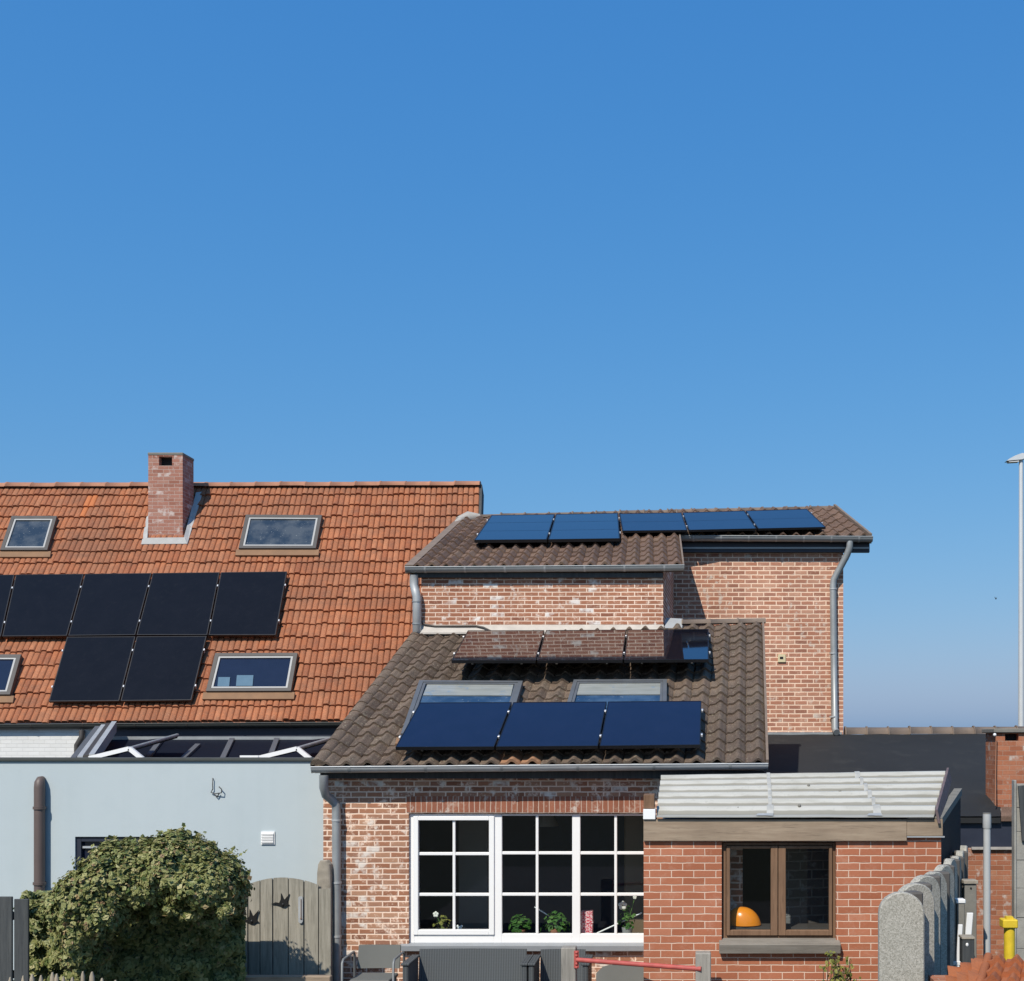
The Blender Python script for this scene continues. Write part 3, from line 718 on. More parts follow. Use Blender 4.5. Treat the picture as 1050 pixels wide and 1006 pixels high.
# walls
x0, x1 = X(432, wl), X(680, wl); z1 = uA.z-.02
mb = MB(); mb.face([(x0,wl,0), (x1,wl,0), (x1,wl,z1), (x0,wl,z1)])
xb = X(691, wr); mb.face([(x1,wl,0), (xb,wr,0), (xb,wr,vA.z-.06), (x1,wl,z1)])
mb.face([(x0,27,0), (x0,wl,0), (x0,wl,z1), (x0,27,uD.z-.1)])
mb.build('wall', M['brick_upper'], bh)
zr = vA.z-.02; xr0, xr1 = X(690.5, wr), X(864.5, wr)
mb = MB(); mb.face([(xr0,wr,0), (xr1,wr,0), (xr1,wr,zr), (xr0,wr,zr)])
xr2 = xr1+.3
mb.prism([(xr1,wr,0), (xr1,wr,zr), (xr1,27,vC.z-.12), (xr1,32,zr-.2), (xr1,32,0)], (.004,0,0))
mb.face([(xr0,wr,zr-.6), (xr0,27,zr-.6), (xr0,27,vC.z-.1), (xr0,wr,zr)])
mb.face([(x0,32,0), (xr1,32,0), (xr1,32,zr-.2), (x0,32,zr-.2)])
mb.build('wall', M['brick_right'], bh)
# white-washed base and lead flashings where the low roof meets the wall
mb = MB(); mb.prism([(x0,wl-.004,Z(641, wl)), (x1+.01,wl-.004,Z(640.5, wl)), (x1+.01,wl-.13,Z(647.5, wl-.13)), (x0,wl-.13,Z(648.5, wl-.13))], (0,0,-.03)); mb.box(x0, X(500, wl), wl-.035, wl-.006, Z(665, wl), Z(650, wl)); mb.build('wall_base', M['white_render'], bh)
mb = MB(); mb.prism([P(681,644,21.3), P(699.5,644,21.3), P(700,634.5,21.6), P(683,633.5,21.6)], (0,.02,-.02)); mb.build('flashing', M['zinc_light'], bh)
# cable along the wall base
mb = MB(); mb.tube([P(432,637,wl-.03), P(436,640.5,wl-.04), P(446,642.2,wl-.05), P(470,642,wl-.06), P(488,641.8,wl-.06), P(496,643.5,wl-.1), P(503,647,wl-.2)], .018, 6); mb.build('cable', M['sky_frame'], bh)
# gutters
g, st = gutter(uA+Vector((-.03,-.05,.015)), uB+Vector((.03,-.05,.015)), .092, .75); go = g.build('gutter', M['zinc'], bh); st.build('gutter_strap', M['zinc_light'], go)
g, st = gutter(vA+Vector((0,-.06,.0)), vB+Vector((.05,-.06,.0)), .10, .62); go = g.build('gutter', M['zinc'], bh); st.build('gutter_strap', M['zinc_light'], go)
mb = MB(); mb.box(vA.x+.02, vB.x+.02, 24.30, wr-.004, vA.z-.30, vA.z-.09); mb.build('fascia_board', M['navy'], bh)
mb = MB(); mb.box(vA.x+.02, vB.x+.0, 24.27, 24.298, vA.z-.235, vA.z-.20); mb.build('fascia_trim', M['zinc'], bh)
mb = MB(); mb.box(x0-.1, x1+.0, 21.20, wl-.004, uA.z-.15, uA.z-.07); mb.build('fascia_board', M['wood_dark'], bh)
# downpipes
mb = MB(); d = wl-.10
mb.tube([P(424.6,589,21.2), P(424.6,600,21.25), P(426,606,d), P(427.5,612,d), P(427.5,647,d), P(429.5,650,21.3)], .078, 12); pp = mb.build('downpipe', M['zinc_light'], bh)
for y in (617, 640):
    mb = MB(); mb.tube([P(427.5,y-.6,d), P(427.5,y+.6,d)], .088, 12); mb.build('pipe_clip', M['zinc'], pp)
mb = MB(); d = wr-.09
mb.tube([P(871.5,555,24.14), P(871.3,561,24.14), P(868.5,569,24.2), P(861,583,d-.05), P(855,594,d), P(854.2,600,d), P(854.8,660,d), P(855.8,747,d), P(858,751,d-.15)], .07, 12); pp = mb.build('downpipe', M['zinc'], bh)
for y in (572, 604, 670, 735):
    mb = MB(); mb.tube([P(854.3 if y > 590 else 867,y-.7,d), P(854.3 if y > 590 else 866.3,y+.7,d)], .08, 12); mb.build('pipe_clip', M['zinc_light'], pp)
mb = MB(); mb.box(X(797.6, wr), X(805.4, wr), wr-.03, wr-.002, Z(679, wr), Z(671, wr)); vg = mb.build('wall_vent', simple('vent_cream', (.62,.54,.34), .7), bh)
mb = MB(); mb.box(X(799.5, wr), X(803, wr), wr-.034, wr-.0305, Z(676, wr), Z(673.5, wr)); mb.build('vent_hole', M['black_metal'], vg)

# panels on its roof
G_UP = 'blue glazed panels along the high ridge'
bt = [(485.5,553.6), (561.5,553), (636.4,552)]; tp = [(503.5,528.2), (569.5,527.2), (634.2,526)]
for i, l in enumerate(('left end panel of the ridge row, three strips, beside the orange gable', 'three strip blue panel of the ridge row, right of the leftmost one')):
    q = [UP.hit(bt[i][0]+.8, bt[i][1], .2), UP.hit(bt[i+1][0]-.8, bt[i+1][1], .2), UP.hit(tp[i+1][0]-.6, tp[i+1][1], .2), UP.hit(tp[i][0]+.6, tp[i][1], .2)]
    panel(q, un, M['pv_top'], l, G_UP, .06, .02, ('l','r') if i else ('l',), strips=3)
bt = [(637.5,544.2), (705.5,543.4), (776.5,541.9), (847.5,540.4)]; tp = [(634.5,526.5), (699.3,525.5), (764,523.6), (828,521.8)]
for i, l in enumerate(('middle panel of the five on the ridge, reaching across the roof step', 'fourth panel along the high ridge, just left of the right end panel', 'right end panel of the high ridge row, near the right gable')):
    pq = VP; of = .20
    q = [pq.hit(bt[i][0]+.8, bt[i][1], of), pq.hit(bt[i+1][0]-.8, bt[i+1][1], of), pq.hit(tp[i+1][0]-.6, tp[i+1][1], of), pq.hit(tp[i][0]+.6, tp[i][1], of)]
    panel(q, pq.n, M['pv_top'], l, G_UP, .045, .02, ('r',), lift=.11, strips=2)

# ================================================================== LOW BRICK EXTENSION WITH THE BIG WINDOW
le = thing('brick_extension', (-2, 16.67, 0), 'low brick extension under a sloping grey tiled roof with wide white window', 'house extension')
fy = 16.67
lA, lB, lC, lD = P(322,787,16.4), P(785.5,783.5,16.4), P(781.5,640,21.45), P(426.5,650,21.45)
LR = Plane(lA, lB, (lC+lD)/2)
mb, ln = tile_roof(lA, lB, lC, lD, 22, 17, .064, .032, prof_pan, 15, .010, 8, .09)
rf = mb.build('roof', M['tile_grey'], le)
ridge_tiles(P(699,640.5,21.5), lC+Vector((0.05,.05,.03)), .12, .45).build('ridge_tiles', M['ridge_grey'], rf)
a, b = lA, lD
mb = MB(); N = 16
for i in range(N):                                        # rounded verge tiles, lapped
    p, q = a+(b-a)*(i/N), a+(b-a)*((i+1.10)/N if i < N-1 else 1)
    rows = []
    for e, l in ((p, .018), (q, 0.0)):
        rows.append([e+Vector((.055-math.cos(math.pi*k/7)*.105, 0, 0))+ln*(.02+l+math.sin(math.pi*k/7)*.095) for k in range(8)])
    mb.grid(rows, [[(i+40.3, 30.2)]*8]*2, True); mb.face(rows[0], [(i+40.3, 30.2)]*8)
    mb.prism([p+ln*.03-Vector((.05,0,0)), q+ln*.03-Vector((.05,0,0)), q-ln*.10-Vector((.05,0,0)), p-ln*.09-Vector((.05,0,0))], (.02,0,0))
mb.build('verge', M['tile_grey'], rf)
mb = MB(); mb.prism([lB+ln*.07, lB-ln*.12, lC-ln*.12, lC+ln*.07], (.035,0,0)); mb.build('verge_board', M['ridge_grey'], rf)
mb = MB()
wx0, wx1 = X(419, fy), X(669, fy); wz0, wz1 = Z(968, fy), Z(834, fy)
zE = lA.z-.03; bxl, bxr_ = X(331.5, fy), X(783, fy)
wall_panel(mb, bxl, bxr_, 0, zE, fy, fy+.28, [(wx0, wx1, wz0, wz1)])
for sx, dx in ((bxl, .15), (bxr_, .2)):
    mb.prism([(sx,fy+.281,0), (sx,fy+.281,zE), (sx+dx,21.4,lC.z-.18), (sx+dx,21.4,0)], (.02 if dx > .16 else .02,0,0))
mb.build('wall', M['brick_front'], le)
mb = MB(); z0_, z1_ = Z(833.4, fy), Z(816.5, fy)           # soldier course: bricks on end
c_ = [(X(417, fy),fy-.006,z0_), (wx1,fy-.006,z0_), (wx1,fy-.006,z1_), (X(417, fy),fy-.006,z1_)]
mb.face(c_, [(p[2]*1.0-z0_, p[0]) for p in c_])
mb.face([(X(417, fy),fy-.006,z0_), (X(417, fy),fy+.02,z0_), (wx1,fy+.02,z0_), (wx1,fy-.006,z0_)])
mb.build('lintel', M['soldier'], le)
g, st = gutter(lA+Vector((-.0,-.07,.01)), lB+Vector((.02,-.07,.01)), .085, 1.2, 10); go = g.build('gutter', M['zinc_light'], le); st.build('gutter_strap', M['zinc'], go)
mb = MB(); mb.box(bxl, bxr_, fy-.14, fy-.003, zE-.13, zE-.02); mb.build('fascia_board', M['wood_dark'], le)
mb = MB(); d = fy-.10
mb.tube([P(332,795,16.33), P(332,808,16.35), P(334,815,16.45), P(340,820,d-.04), P(344.5,825,d), P(345,834,d), P(345.5,1010,d)], .062, 12); pp = mb.build('downpipe', M['zinc'], le)
for y in (841, 905, 960):
    mb = MB(); mb.tube([P(345.2,y-1,d), P(345.2,y+1,d)], .07, 12); mb.build('pipe_clip', M['zinc_light'], pp)
# white window, three lights of six panes
wf = fy+.05; wb = fy+.12; xx = lambda p: X(p, wf); zz = lambda p: Z(p, wf)
f = MB()
def bar(mb, a, b, t, u, yf, yb): mb.box(xx(a), xx(b), yf, yb, zz(u), zz(t), .006)
bar(f, 419.5, 425, 834.6, 968, wf, wb)
bar(f, 506, 514.7, 834.6, 968, wf, wb); bar(f, 586.7, 595, 834.6, 968, wf, wb); bar(f, 668, 672, 834.6, 968, wf, wb)
for a, b in ((425, 506), (514.7, 586.7), (595, 668)):
    bar(f, a, b, 834.6, 838 if a < 430 else 836.5, wf, wb); bar(f, a, b, 957.5, 968, wf, wb)
win = f.build('window', M['upvc'], le)
f = MB(); s0, s1 = wf-.025, wf+.05
bar(f, 424, 429.2, 836.8, 958.5, s0, s1); bar(f, 501.6, 507, 836.8, 958.5, s0, s1); bar(f, 429.2, 501.6, 836.8, 841.2, s0, s1); bar(f, 429.2, 501.6, 953.2, 958.5, s0, s1)
sash = f.build('sash', M['upvc'], win)
def lattice(mb, x_, y0, y1, rows, a, b):
    bar(mb, x_-1.4, x_+1.4, y0, y1, wf+.005, wf+.045)
    for r_ in rows:
        bar(mb, a, x_-1.4, r_-1.6, r_+1.6, wf+.008, wf+.042); bar(mb, x_+1.4, b, r_-1.6, r_+1.6, wf+.008, wf+.042)
for a, b, x_, y0, y1, rows in ((429.2, 501.6, 465.4, 841.2, 953.2, (875.6, 917.4)), (514.7, 586.7, 550.7, 836.5, 957.5, (874.8, 917.2)), (595, 668, 631.3, 836.5, 957.5, (874.8, 917.2))):
    f = MB(); lattice(f, x_, y0, y1, rows, a, b); f.build('glazing_bar', M['upvc'], win)
    f = MB(); f.face([(xx(a)-.01, wf+.047, zz(y1)-.01), (xx(b)+.01, wf+.047, zz(y1)-.01), (xx(b)+.01, wf+.047, zz(y0)+.01), (xx(a)-.01, wf+.047, zz(y0)+.01)]); f.build('pane', M['glass'], win)
f = MB(); f.obox((.5*(wx0+wx1)-.03, fy-.02, Z(970.6, fy)), Vector(((wx1-wx0)/2+.08,0,0)), Vector((0,.075,.012)), Vector((0,-.004,.036))); f.build('sill', M['sill_grey'], win)
# the room behind
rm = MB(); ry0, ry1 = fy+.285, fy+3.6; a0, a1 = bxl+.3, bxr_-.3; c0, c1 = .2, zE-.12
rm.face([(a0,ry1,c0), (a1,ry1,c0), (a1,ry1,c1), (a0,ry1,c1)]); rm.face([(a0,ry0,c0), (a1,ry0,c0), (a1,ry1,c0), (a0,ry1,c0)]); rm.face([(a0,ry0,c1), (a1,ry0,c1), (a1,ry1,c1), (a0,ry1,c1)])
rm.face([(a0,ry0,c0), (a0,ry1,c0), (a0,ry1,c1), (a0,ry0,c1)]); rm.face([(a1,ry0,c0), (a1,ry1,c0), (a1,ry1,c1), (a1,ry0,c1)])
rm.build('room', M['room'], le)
f = MB(); f.box(X(640, 18.2), X(690, 18.2), 18.2, 18.7, .25, 2.55, .02); f.box(X(641, 18.2), X(664, 18.2), 18.17, 18.198, .4, 2.5, .01); f.build('cupboard', simple('cupboard', (.20,.14,.09), .5), le)
f = MB(); f.box(X(470, 19.4), X(500, 19.4), 19.4, 19.46, .2, 2.35, .01); f.build('inner_door', simple('inner_door', (.34,.33,.31), .6), le)
f = MB(); f.tube([(X(560, 18.3), 18.3, 2.9), (X(560, 18.3), 18.3, 2.45)], .008, 6); f.tube([(X(560, 18.3), 18.3, 2.45), (X(560, 18.3), 18.3, 2.38), (X(560, 18.3), 18.3, 2.2)], [.03, .10, .2], 18); f.build('pendant', simple('pendant', (.3,.3,.29), .4), le)
sz = Z(957.5, fy+.3)-.035
f = MB(); f.box(wx0+.01, wx1-.01, fy+.13, fy+.42, sz-.03, sz); f.build('inner_sill', simple('inner_sill', (.16,.15,.14), .5), le)
for q in (((430,697.4), (536,698), (520,752), (411,752)), ((588.3,696.8), (683.8,696.3), (683,752), (572,752))):
    skylight(le, LR, *q, ('sky_frame_mid', 'sky_frame_mid', 'pane_blue'), .19, .065, .27, None, .045)

G_LO = 'dark blue panels in the front row on the grey tiled roof'
bt = [(404.6,766), (507.6,765.6), (614,764.8), (719,763.6)]; tp = [(429.7,720.4), (525.5,720), (622.8,719.4), (720,718.6)]
for i, l in enumerate(('left panel of the dark blue front row, beside the sloping roof edge', 'middle panel of the dark blue front row, below the gap between two roof windows', 'right panel of the dark blue front row, with bright clamps on its free end')):
    q = [LR.hit(bt[i][0]+.9, bt[i][1], .27), LR.hit(bt[i+1][0]-.9, bt[i+1][1], .27), LR.hit(tp[i+1][0]-.8, tp[i+1][1], .27), LR.hit(tp[i][0]+.8, tp[i][1], .27)]
    panel(q, ln, M['pv_blue'], l, G_LO, .05, .012, ('l','r') if i == 2 else ('l',), lift=.15)
G_MID = 'panels below the upper wall on the grey tiled roof'
bt = [(461.9,677), (550,677), (639.2,676.6), (727.6,676)]; tp = [(479,646.4), (559,646.2), (642.8,645.6), (727.4,645)]
for i, l in enumerate(('left end panel of the row under the brick wall, reflecting bricks', 'middle panel of the row under the brick wall, reflecting bricks', 'right panel of the row under the brick wall, half brown and half blue')):
    q = [LR.hit(bt[i][0]+.9, bt[i][1], .46), LR.hit(bt[i+1][0]-.9, bt[i+1][1], .46), LR.hit(tp[i+1][0]-.8, tp[i+1][1], .20), LR.hit(tp[i][0]+.8, tp[i][1], .20)]
    panel(q, (q[1]-q[0]).cross(q[3]-q[0]).normalized(), M['pv_mirror'], l, G_MID, .05, .015, ('l','r') if i == 2 else ('l',))

# things on the window sill inside
def plant(px, py_base, py_top, wpx, n, size, label, pot=None, mat='leaf_green', flower=None, cat='potted plant', d=fy+.25, stem=True, seed=1):
    rr = random.Random(seed); s = F/d; zb = sz if d < fy+.5 else Z(py_base, d); xc = X(px, d); H = Z(py_top, d)-zb; W = wpx/s/2
    root = thing('potted_plant', (xc, d, zb), label, cat)
    m = MB(); pr = min(.085, W*.6); m.tube([(xc,d,zb+.001), (xc,d,zb+H*.28)], [pr*.75, pr], 14); m.build('pot', M[pot or 'grey_pot'], root)
    m = MB()
    for i in range(n):
        a = rr.uniform(0, 6.283); el = rr.uniform(-.2, 1.5); r_ = rr.uniform(.45, 1.0)
        dirn = Vector((math.cos(a)*math.cos(el), math.sin(a)*math.cos(el)*.7, math.sin(el)))
        p = Vector((xc+dirn.x*W*r_, d+min(.11, max(-.09, dirn.y*W*r_)), zb+H*.30+max(-.05, dirn.z)*H*.64*r_))
        leaf(m, p, dirn+Vector((rr.uniform(-.5,.5), -.3, rr.uniform(0,.6))), size, rr, rr.random())
    m.build('leaves', M[mat], root)
    if flower:
        m = MB()
        for fx, fy_, fr in flower:
            c = P(fx, fy_, d-.02)
            for k in range(5):
                a = k*1.2566+.3; m.ball(c+Vector((math.cos(a)*fr*.8, -.01, math.sin(a)*fr*.8)), fr*.7, fr*.3, fr*.7, 8, 6)
        m.build('flower', M['petal'], root)
        m = MB()
        for fx, fy_, fr in flower: m.tube([(xc, d, zb+H*.25), (.5*(xc+X(fx, d)), d-.01, .55*Z(fy_, d)+.45*zb+.05), tuple(P(fx, fy_, d-.01))], .006, 5)
        m.build('stem', M['leaf_green'], root)
    return root
plant(454, 955, 934, 24, 34, .065, 'thin leaved orchid with one white bloom behind the left window light', 'grey_pot', 'leaf_yellow', [(447, 937.5, .03)], seed=2)
plant(533, 957, 935, 28, 90, .085, 'round bushy green plant behind the middle window light', 'terracotta', seed=3)
plant(569, 957, 932, 32, 120, .075, 'loose leafy plant with yellow patch beside the red patterned box', 'terracotta', 'leaf_green', seed=4)
plant(643, 957, 925, 22, 60, .07, 'tall plant with a big white bloom in the right window light', 'grey_pot', 'leaf_green', [(638.5, 928.5, .045), (651, 920, .02)], seed=5)
f = MB(); d = fy+.24; c = X(471.5, d)
f.tube([(c,d,sz), (c,d,sz+.03), (c,d,sz+.08), (c,d,sz+.10)], [.045,.05,.032,.02], 12); f.ball((c,d,sz+.125), .033, n=12); f.ball((c-.03,d-.01,sz+.155), .016, .01, .022, 8, 6); f.ball((c+.03,d-.01,sz+.155), .016, .01, .022, 8, 6); f.ball((c-.035,d-.025,sz+.05), .02, n=8, m=6); f.ball((c+.035,d-.025,sz+.05), .02, n=8, m=6)
tag(f.build('figurine', M['white_plain']), 'small white animal figurine on the window sill beside the orchid', 'figurine')
f = MB(); d = fy+.28; f.box(X(596, d), X(608, d), d-.08, d+.08, sz+.002, Z(934, d), .006); f.box(X(595.4, d), X(608.6, d), d-.086, d+.086, Z(945.5, d), Z(944.3, d))
tag(f.build('gift_box', M['red_pattern']), 'red and white patterned box on the window sill', 'box')
f = MB(); d = fy+.33; f.tube([P(612,957,d), P(658,936,d)], .012, 6); f.tube([P(548,930,d), P(566,941,d)], .009, 6)
tag(f.build('plant_stick', M['upvc']), 'pale slanting stick leaning among the window plants', 'stick')

# ================================================================== LEAN-TO
lt = thing('brick_shed', (1.2, 13.33, 0), 'red brick lean-to with whitish corrugated roof and brown window', 'lean-to')
ty = 13.33
tx0, tx1 = X(660, ty), X(965, ty); tz = Z(861, ty); hx0, hx1, hz0, hz1 = X(740, ty), X(857.5, ty), Z(966, ty), Z(863, ty)
mb = MB(); wall_panel(mb, tx0, tx1, 0, Z(841, ty), ty, ty+.2, [(hx0, hx1, hz0, hz1)])
sb = Vector((X(985, 15.9), 15.9, 0))
mb.build('wall', M['brick_lean'], lt)
mb = MB(); mb.face([(tx0,ty,0), (tx0,fy-.02,0), (tx0,fy-.02,Z(841, ty)), (tx0,ty,Z(841, ty))]); mb.build('side_wall', M['brick_lean'], lt)
mb = MB(); sx = Vector((tx1, ty, 0)); zt0, zt1 = Z(843, ty), Z(812, 15.9)
mb.prism([sx+Vector((0,.01,0)), sb, sb+Vector((0,0,zt1)), sx+Vector((0,.01,zt0))], (-.05,0,0)); mb.build('felt_side', M['felt'], lt)
# beam under the roof
mb = MB(); mb.box(tx0, X(929, ty), ty-.05, ty-.003, Z(862, ty), Z(840, ty), .004); bm = mb.build('beam', M['wood_grey'], lt)
mb = MB(); mb.box(X(929.2, ty), tx1+.01, ty-.046, ty-.003, Z(857, ty), Z(840, ty), .004); mb.build('beam_end', M['wood_grey'], bm)
mb = MB(); mb.box(X(929.2, ty), tx1+.03, ty-.05, ty+.0, Z(858.4, ty), Z(857.2, ty)); mb.build('drip_edge', M['zinc_light'], bm)
mb = MB(); mb.box(tx0-.003, X(672, ty-.06), ty-.075, ty+.10, Z(840, ty)+.002, Z(829.5, ty), .004); mb.build('beam_cap', M['upvc'], bm)
mb = MB(); mb.box(tx0+.0, X(671, ty), ty-.02, ty+.3, Z(829.4, ty)+.002, Z(815, ty), .004); mb.build('beam_stub', M['wood_brown'], bm)
# corrugated sheets
cA, cB, cC, cD = P(673,837.5,13.235), P(957.5,837.5,13.235), P(970,793.5,16.1), P(678,798,16.1)
def corr_h(t): return .075*max(0.0, min(1.0, (.20-abs(t-.55))/.11))
def corrugated(nseg, lift=0.0, u0=0.0, u1=1.0, v0=0.0, v1=1.0):
    mb = MB(); rows = []
    n = (cB-cA).cross(cD-cA).normalized(); n = n if n.z > 0 else -n
    K = nseg*12
    for i in range(K+1):
        v = v0+(v1-v0)*i/K; t = (v*nseg) % 1.0
        h = corr_h(t)
        row = []
        for j in range(25):
            u = u0+(u1-u0)*j/24; p = cA*(1-u)*(1-v)+cB*u*(1-v)+cC*u*v+cD*(1-u)*v
            row.append(p+n*(h+lift+mnoise.noise(Vector((u*9, v*5, 1)))*.003))
        rows.append(row)
    uvg = [[(u0+(u1-u0)*j/24, (v0+(v1-v0)*i/K)*nseg) for j in range(25)] for i in range(K+1)]
    mb.grid(rows, uvg, False); low = [[p-n*.008 for p in r_] for r_ in rows]; mb.grid(low, None, False)
    mb.grid([rows[0], low[0]], None, False); mb.grid([rows[-1], low[-1]], None, False); mb.grid([[r_[0] for r_ in rows], [r_[0] for r_ in low]], None, False); mb.grid([[r_[-1] for r_ in rows], [r_[-1] for r_ in low]], None, False)
    return mb, n
mb, cn = corrugated(6)
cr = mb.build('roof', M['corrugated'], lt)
S_ = lambda u, v: cA*(1-u)*(1-v)+cB*u*(1-v)+cC*u*v+cD*(1-u)*v
for ua, ub, wd in ((.41, .375, .006), (.80, .68, .007)):   # taped overlaps between the sheets
    m_ = MB(); rows = []
    for i in range(73):
        v = i/72; t = (v*6) % 1.0; h = corr_h(t); u = ua+(ub-ua)*v
        ww = wd*(1+.5*mnoise.noise(Vector((ua*7, v*9, 2))))*(1.9 if v < .10 else 1)
        rows.append([S_(u-ww, v)+cn*(h+.012), S_(u+ww, v)+cn*(h+.012)])
    m_.grid(rows, None, False); m_.build('sheet_overlap', simple('overlap%d' % int(ua*100), (.37,.37,.35), .5, 0, .5, 14, .2), cr)
m_ = MB()
for u, v, a_, b_ in ((.385, .022, .026, .02), (.785, .022, .026, .02)):
    m_.prism([S_(u-a_, .003)+cn*.012, S_(u+a_, .003)+cn*.012, S_(u+a_*.7, .042)+cn*.014, S_(u-a_*.8, .038)+cn*.014], cn*.004)
m_.build('repair_patch', M['patch'], cr)
m_ = MB()
rr = random.Random(4)
for v in (.08, .25, .42, .58, .75, .92):
    for u in (.12, .30, .52, .66, .9):
        if rr.random() < .22: m_.ball(S_(u+rr.uniform(-.04,.04), v+.003)+cn*(.045+.04*rr.random()), .022, n=7, m=4)
m_.build('screw_cap', M['concrete_dark'], cr)
# barge board and flashing on the right edge
mb = MB(); a, b = cB+Vector((.012,0,.075)), cC+Vector((.012,0,.085))
mb.prism([a, b, b+Vector((.035,0,-.17)), a+Vector((.035,0,-.15))], (.03,.0,0)); mb.build('barge_board', M['wood_plum'], cr)
mb = MB(); p0 = sx+Vector((.004,.02,zt0)); p1 = sb+Vector((.004,0,zt1)); mb.prism([p0+Vector((0,0,-.04)), p1+Vector((0,0,-.05)), p1+Vector((0,0,.035)), p0+Vector((0,0,.035))], (.012,0,0)); mb.prism([p0+Vector((-.09,0,.036)), p1+Vector((-.09,0,.036)), p1+Vector((.016,0,.036)), p0+Vector((.016,0,.036))], (0,0,.012)); mb.build('flashing', M['concrete_dark'], cr)
# brown two-leaf window
w0 = ty+.06; w1 = ty+.13; qx = lambda p: X(p, w0); qz = lambda p: Z(p, w0)
f = MB()
bb = lambda mb, a, b, t, u, yf=w0, yb=w1: mb.box(qx(a), qx(b), yf, yb, qz(u), qz(t), .005)
bb(f, 740.6, 744.4, 864, 965); bb(f, 853.6, 857, 864, 965); bb(f, 744.4, 853.6, 864, 867); bb(f, 744.4, 853.6, 959.5, 965)
w_o = f.build('window', M['wood_brown'], lt)
for a, b, gx0, gx1 in ((744.8, 797.3, 748.5, 790.3), (798, 853.2, 805.6, 850)):
    f = MB(); bb(f, a, gx0, 867.3, 959, w0-.03, w0+.045); bb(f, gx1, b, 867.3, 959, w0-.03, w0+.045); bb(f, gx0, gx1, 867.3, 870, w0-.03, w0+.045); bb(f, gx0, gx1, 953.6, 959, w0-.03, w0+.045)
    so = f.build('sash', M['wood_brown'], w_o)
    f = MB(); f.face([(qx(gx0)-.01, w0+.012, qz(954)), (qx(gx1)+.01, w0+.012, qz(954)), (qx(gx1)+.01, w0+.012, qz(869.5)), (qx(gx0)-.01, w0+.012, qz(869.5))]); f.build('pane', M['glass'], w_o)
f = MB(); f.obox((.5*(hx0+hx1)+.005, ty-.015, Z(969.6, ty)), Vector(((hx1-hx0)/2+.035,0,0)), Vector((0,.085,.024)), Vector((0,-.012,.055)), .006); f.build('sill', M['wood_sill'], w_o)
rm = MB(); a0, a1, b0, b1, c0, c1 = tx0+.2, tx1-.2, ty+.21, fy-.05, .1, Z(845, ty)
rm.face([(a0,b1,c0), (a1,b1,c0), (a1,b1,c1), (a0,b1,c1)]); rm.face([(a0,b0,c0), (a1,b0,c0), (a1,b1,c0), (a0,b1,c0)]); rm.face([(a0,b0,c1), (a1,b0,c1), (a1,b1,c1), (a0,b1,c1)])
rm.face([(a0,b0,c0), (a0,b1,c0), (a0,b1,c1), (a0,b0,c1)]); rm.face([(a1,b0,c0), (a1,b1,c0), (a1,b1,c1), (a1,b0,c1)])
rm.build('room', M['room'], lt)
f = MB(); f.box(X(738, ty+.5), X(761.5, ty+.5), ty+.5, ty+.75, .1, c1-.02); f.build('inner_brick_block', M['brick_front'], lt)  # brick block set behind the left pane
f = MB(); f.obox(((X(832, 14.1)), 14.25, 1.7), Vector((.42,.12,0)), Vector((-.02,.06,0)), Vector((0,0,.95))); f.build('reflection_slab', brick('brick_grey', [(.10,.085,.08), (.15,.13,.12), (.07,.06,.06)], (.24,.22,.2), .30, .11, .012, .03, (.3,.3,.3), .4, .4), lt)  # grey brick slab added to imitate a wall reflected in the right pane
f = MB(); zt_ = Z(949.5, ty+.3); f.box(hx0-.15, hx1+.1, ty+.21, ty+.48, zt_-.04, zt_); f.build('inner_sill', simple('inner_sill2', (.06,.05,.045), .6), lt)
ol = thing('lamp_shade', (X(765, ty+.34), ty+.34, zt_), 'glossy orange dome lamp standing behind the brown window', 'lamp')
f = MB(); rows = []; c = Vector((X(763.5, ty+.34), ty+.34, zt_+.012)); r_ = .195
for i in range(11):
    a = math.pi/2*i/10; rad = r_*math.cos(a)**.85 if i < 10 else .004
    rows.append([c+Vector((rad*math.cos(2*math.pi*k/28)+(-.035*math.sin(a)), min(.11, rad*math.sin(2*math.pi*k/28)*.75), .205*math.sin(a))) for k in range(28)])
f.grid(rows, None, True, True); f.build('shade', M['orange_lamp'], ol)
f = MB(); f.tube([c+Vector((0,0,-.010)), c+Vector((0,0,.004))], .12, 20); f.build('rim', M['orange_lamp'], ol)

# ================================================================== BLACK FELT OUTBUILDING (right, behind)
ob = thing('outbuilding', (4, 18.8, 0), 'low outbuilding with black felt roof, grey ridge tiles and brick wall', 'outbuilding')
OBP = Plane(P(760,753.5,24.35), P(1075,752.5,24.35), P(900,838,18.8))
mb = MB(); q = [P(757,837,18.8), P(1026,837,18.8), P(1026,752.5,24.35), P(757,753.5,24.35)]
rows = []
for i in range(13):
    v = i/12; rows.append([q[0]*(1-u)*(1-v)+q[1]*u*(1-v)+q[2]*u*v+q[3]*(1-u)*v+Vector((0,0,mnoise.noise(Vector((u*12,v*6,3)))*.012)) for u in [k/24 for k in range(25)]])
mb.grid(rows, None, True); mb.prism([p-Vector((0,0,.03)) for p in q], (0,0,-.08)); rf = mb.build('roof', M['felt'], ob)
mb = MB(); mb.prism([P(1026.5,837,18.8), P(1085,837,18.8), P(1085,752.5,24.35), P(1026.5,752.5,24.35)], (0,0,-.08)); mb.build('tiled_roof', M['tile_brown'], rf)
ridge_tiles(P(866,753.2,24.5), P(1085,752.2,24.5), .15, .45, .022, 1.0).build('ridge_tiles', M['ridge_grey'], rf)
mb = MB(); mb.box(X(787, 24.39), X(863, 24.39), 24.36, wr-.004, Z(753.5, 24.39), Z(750.8, 24.39)); mb.build('flashing', M['zinc'], rf)
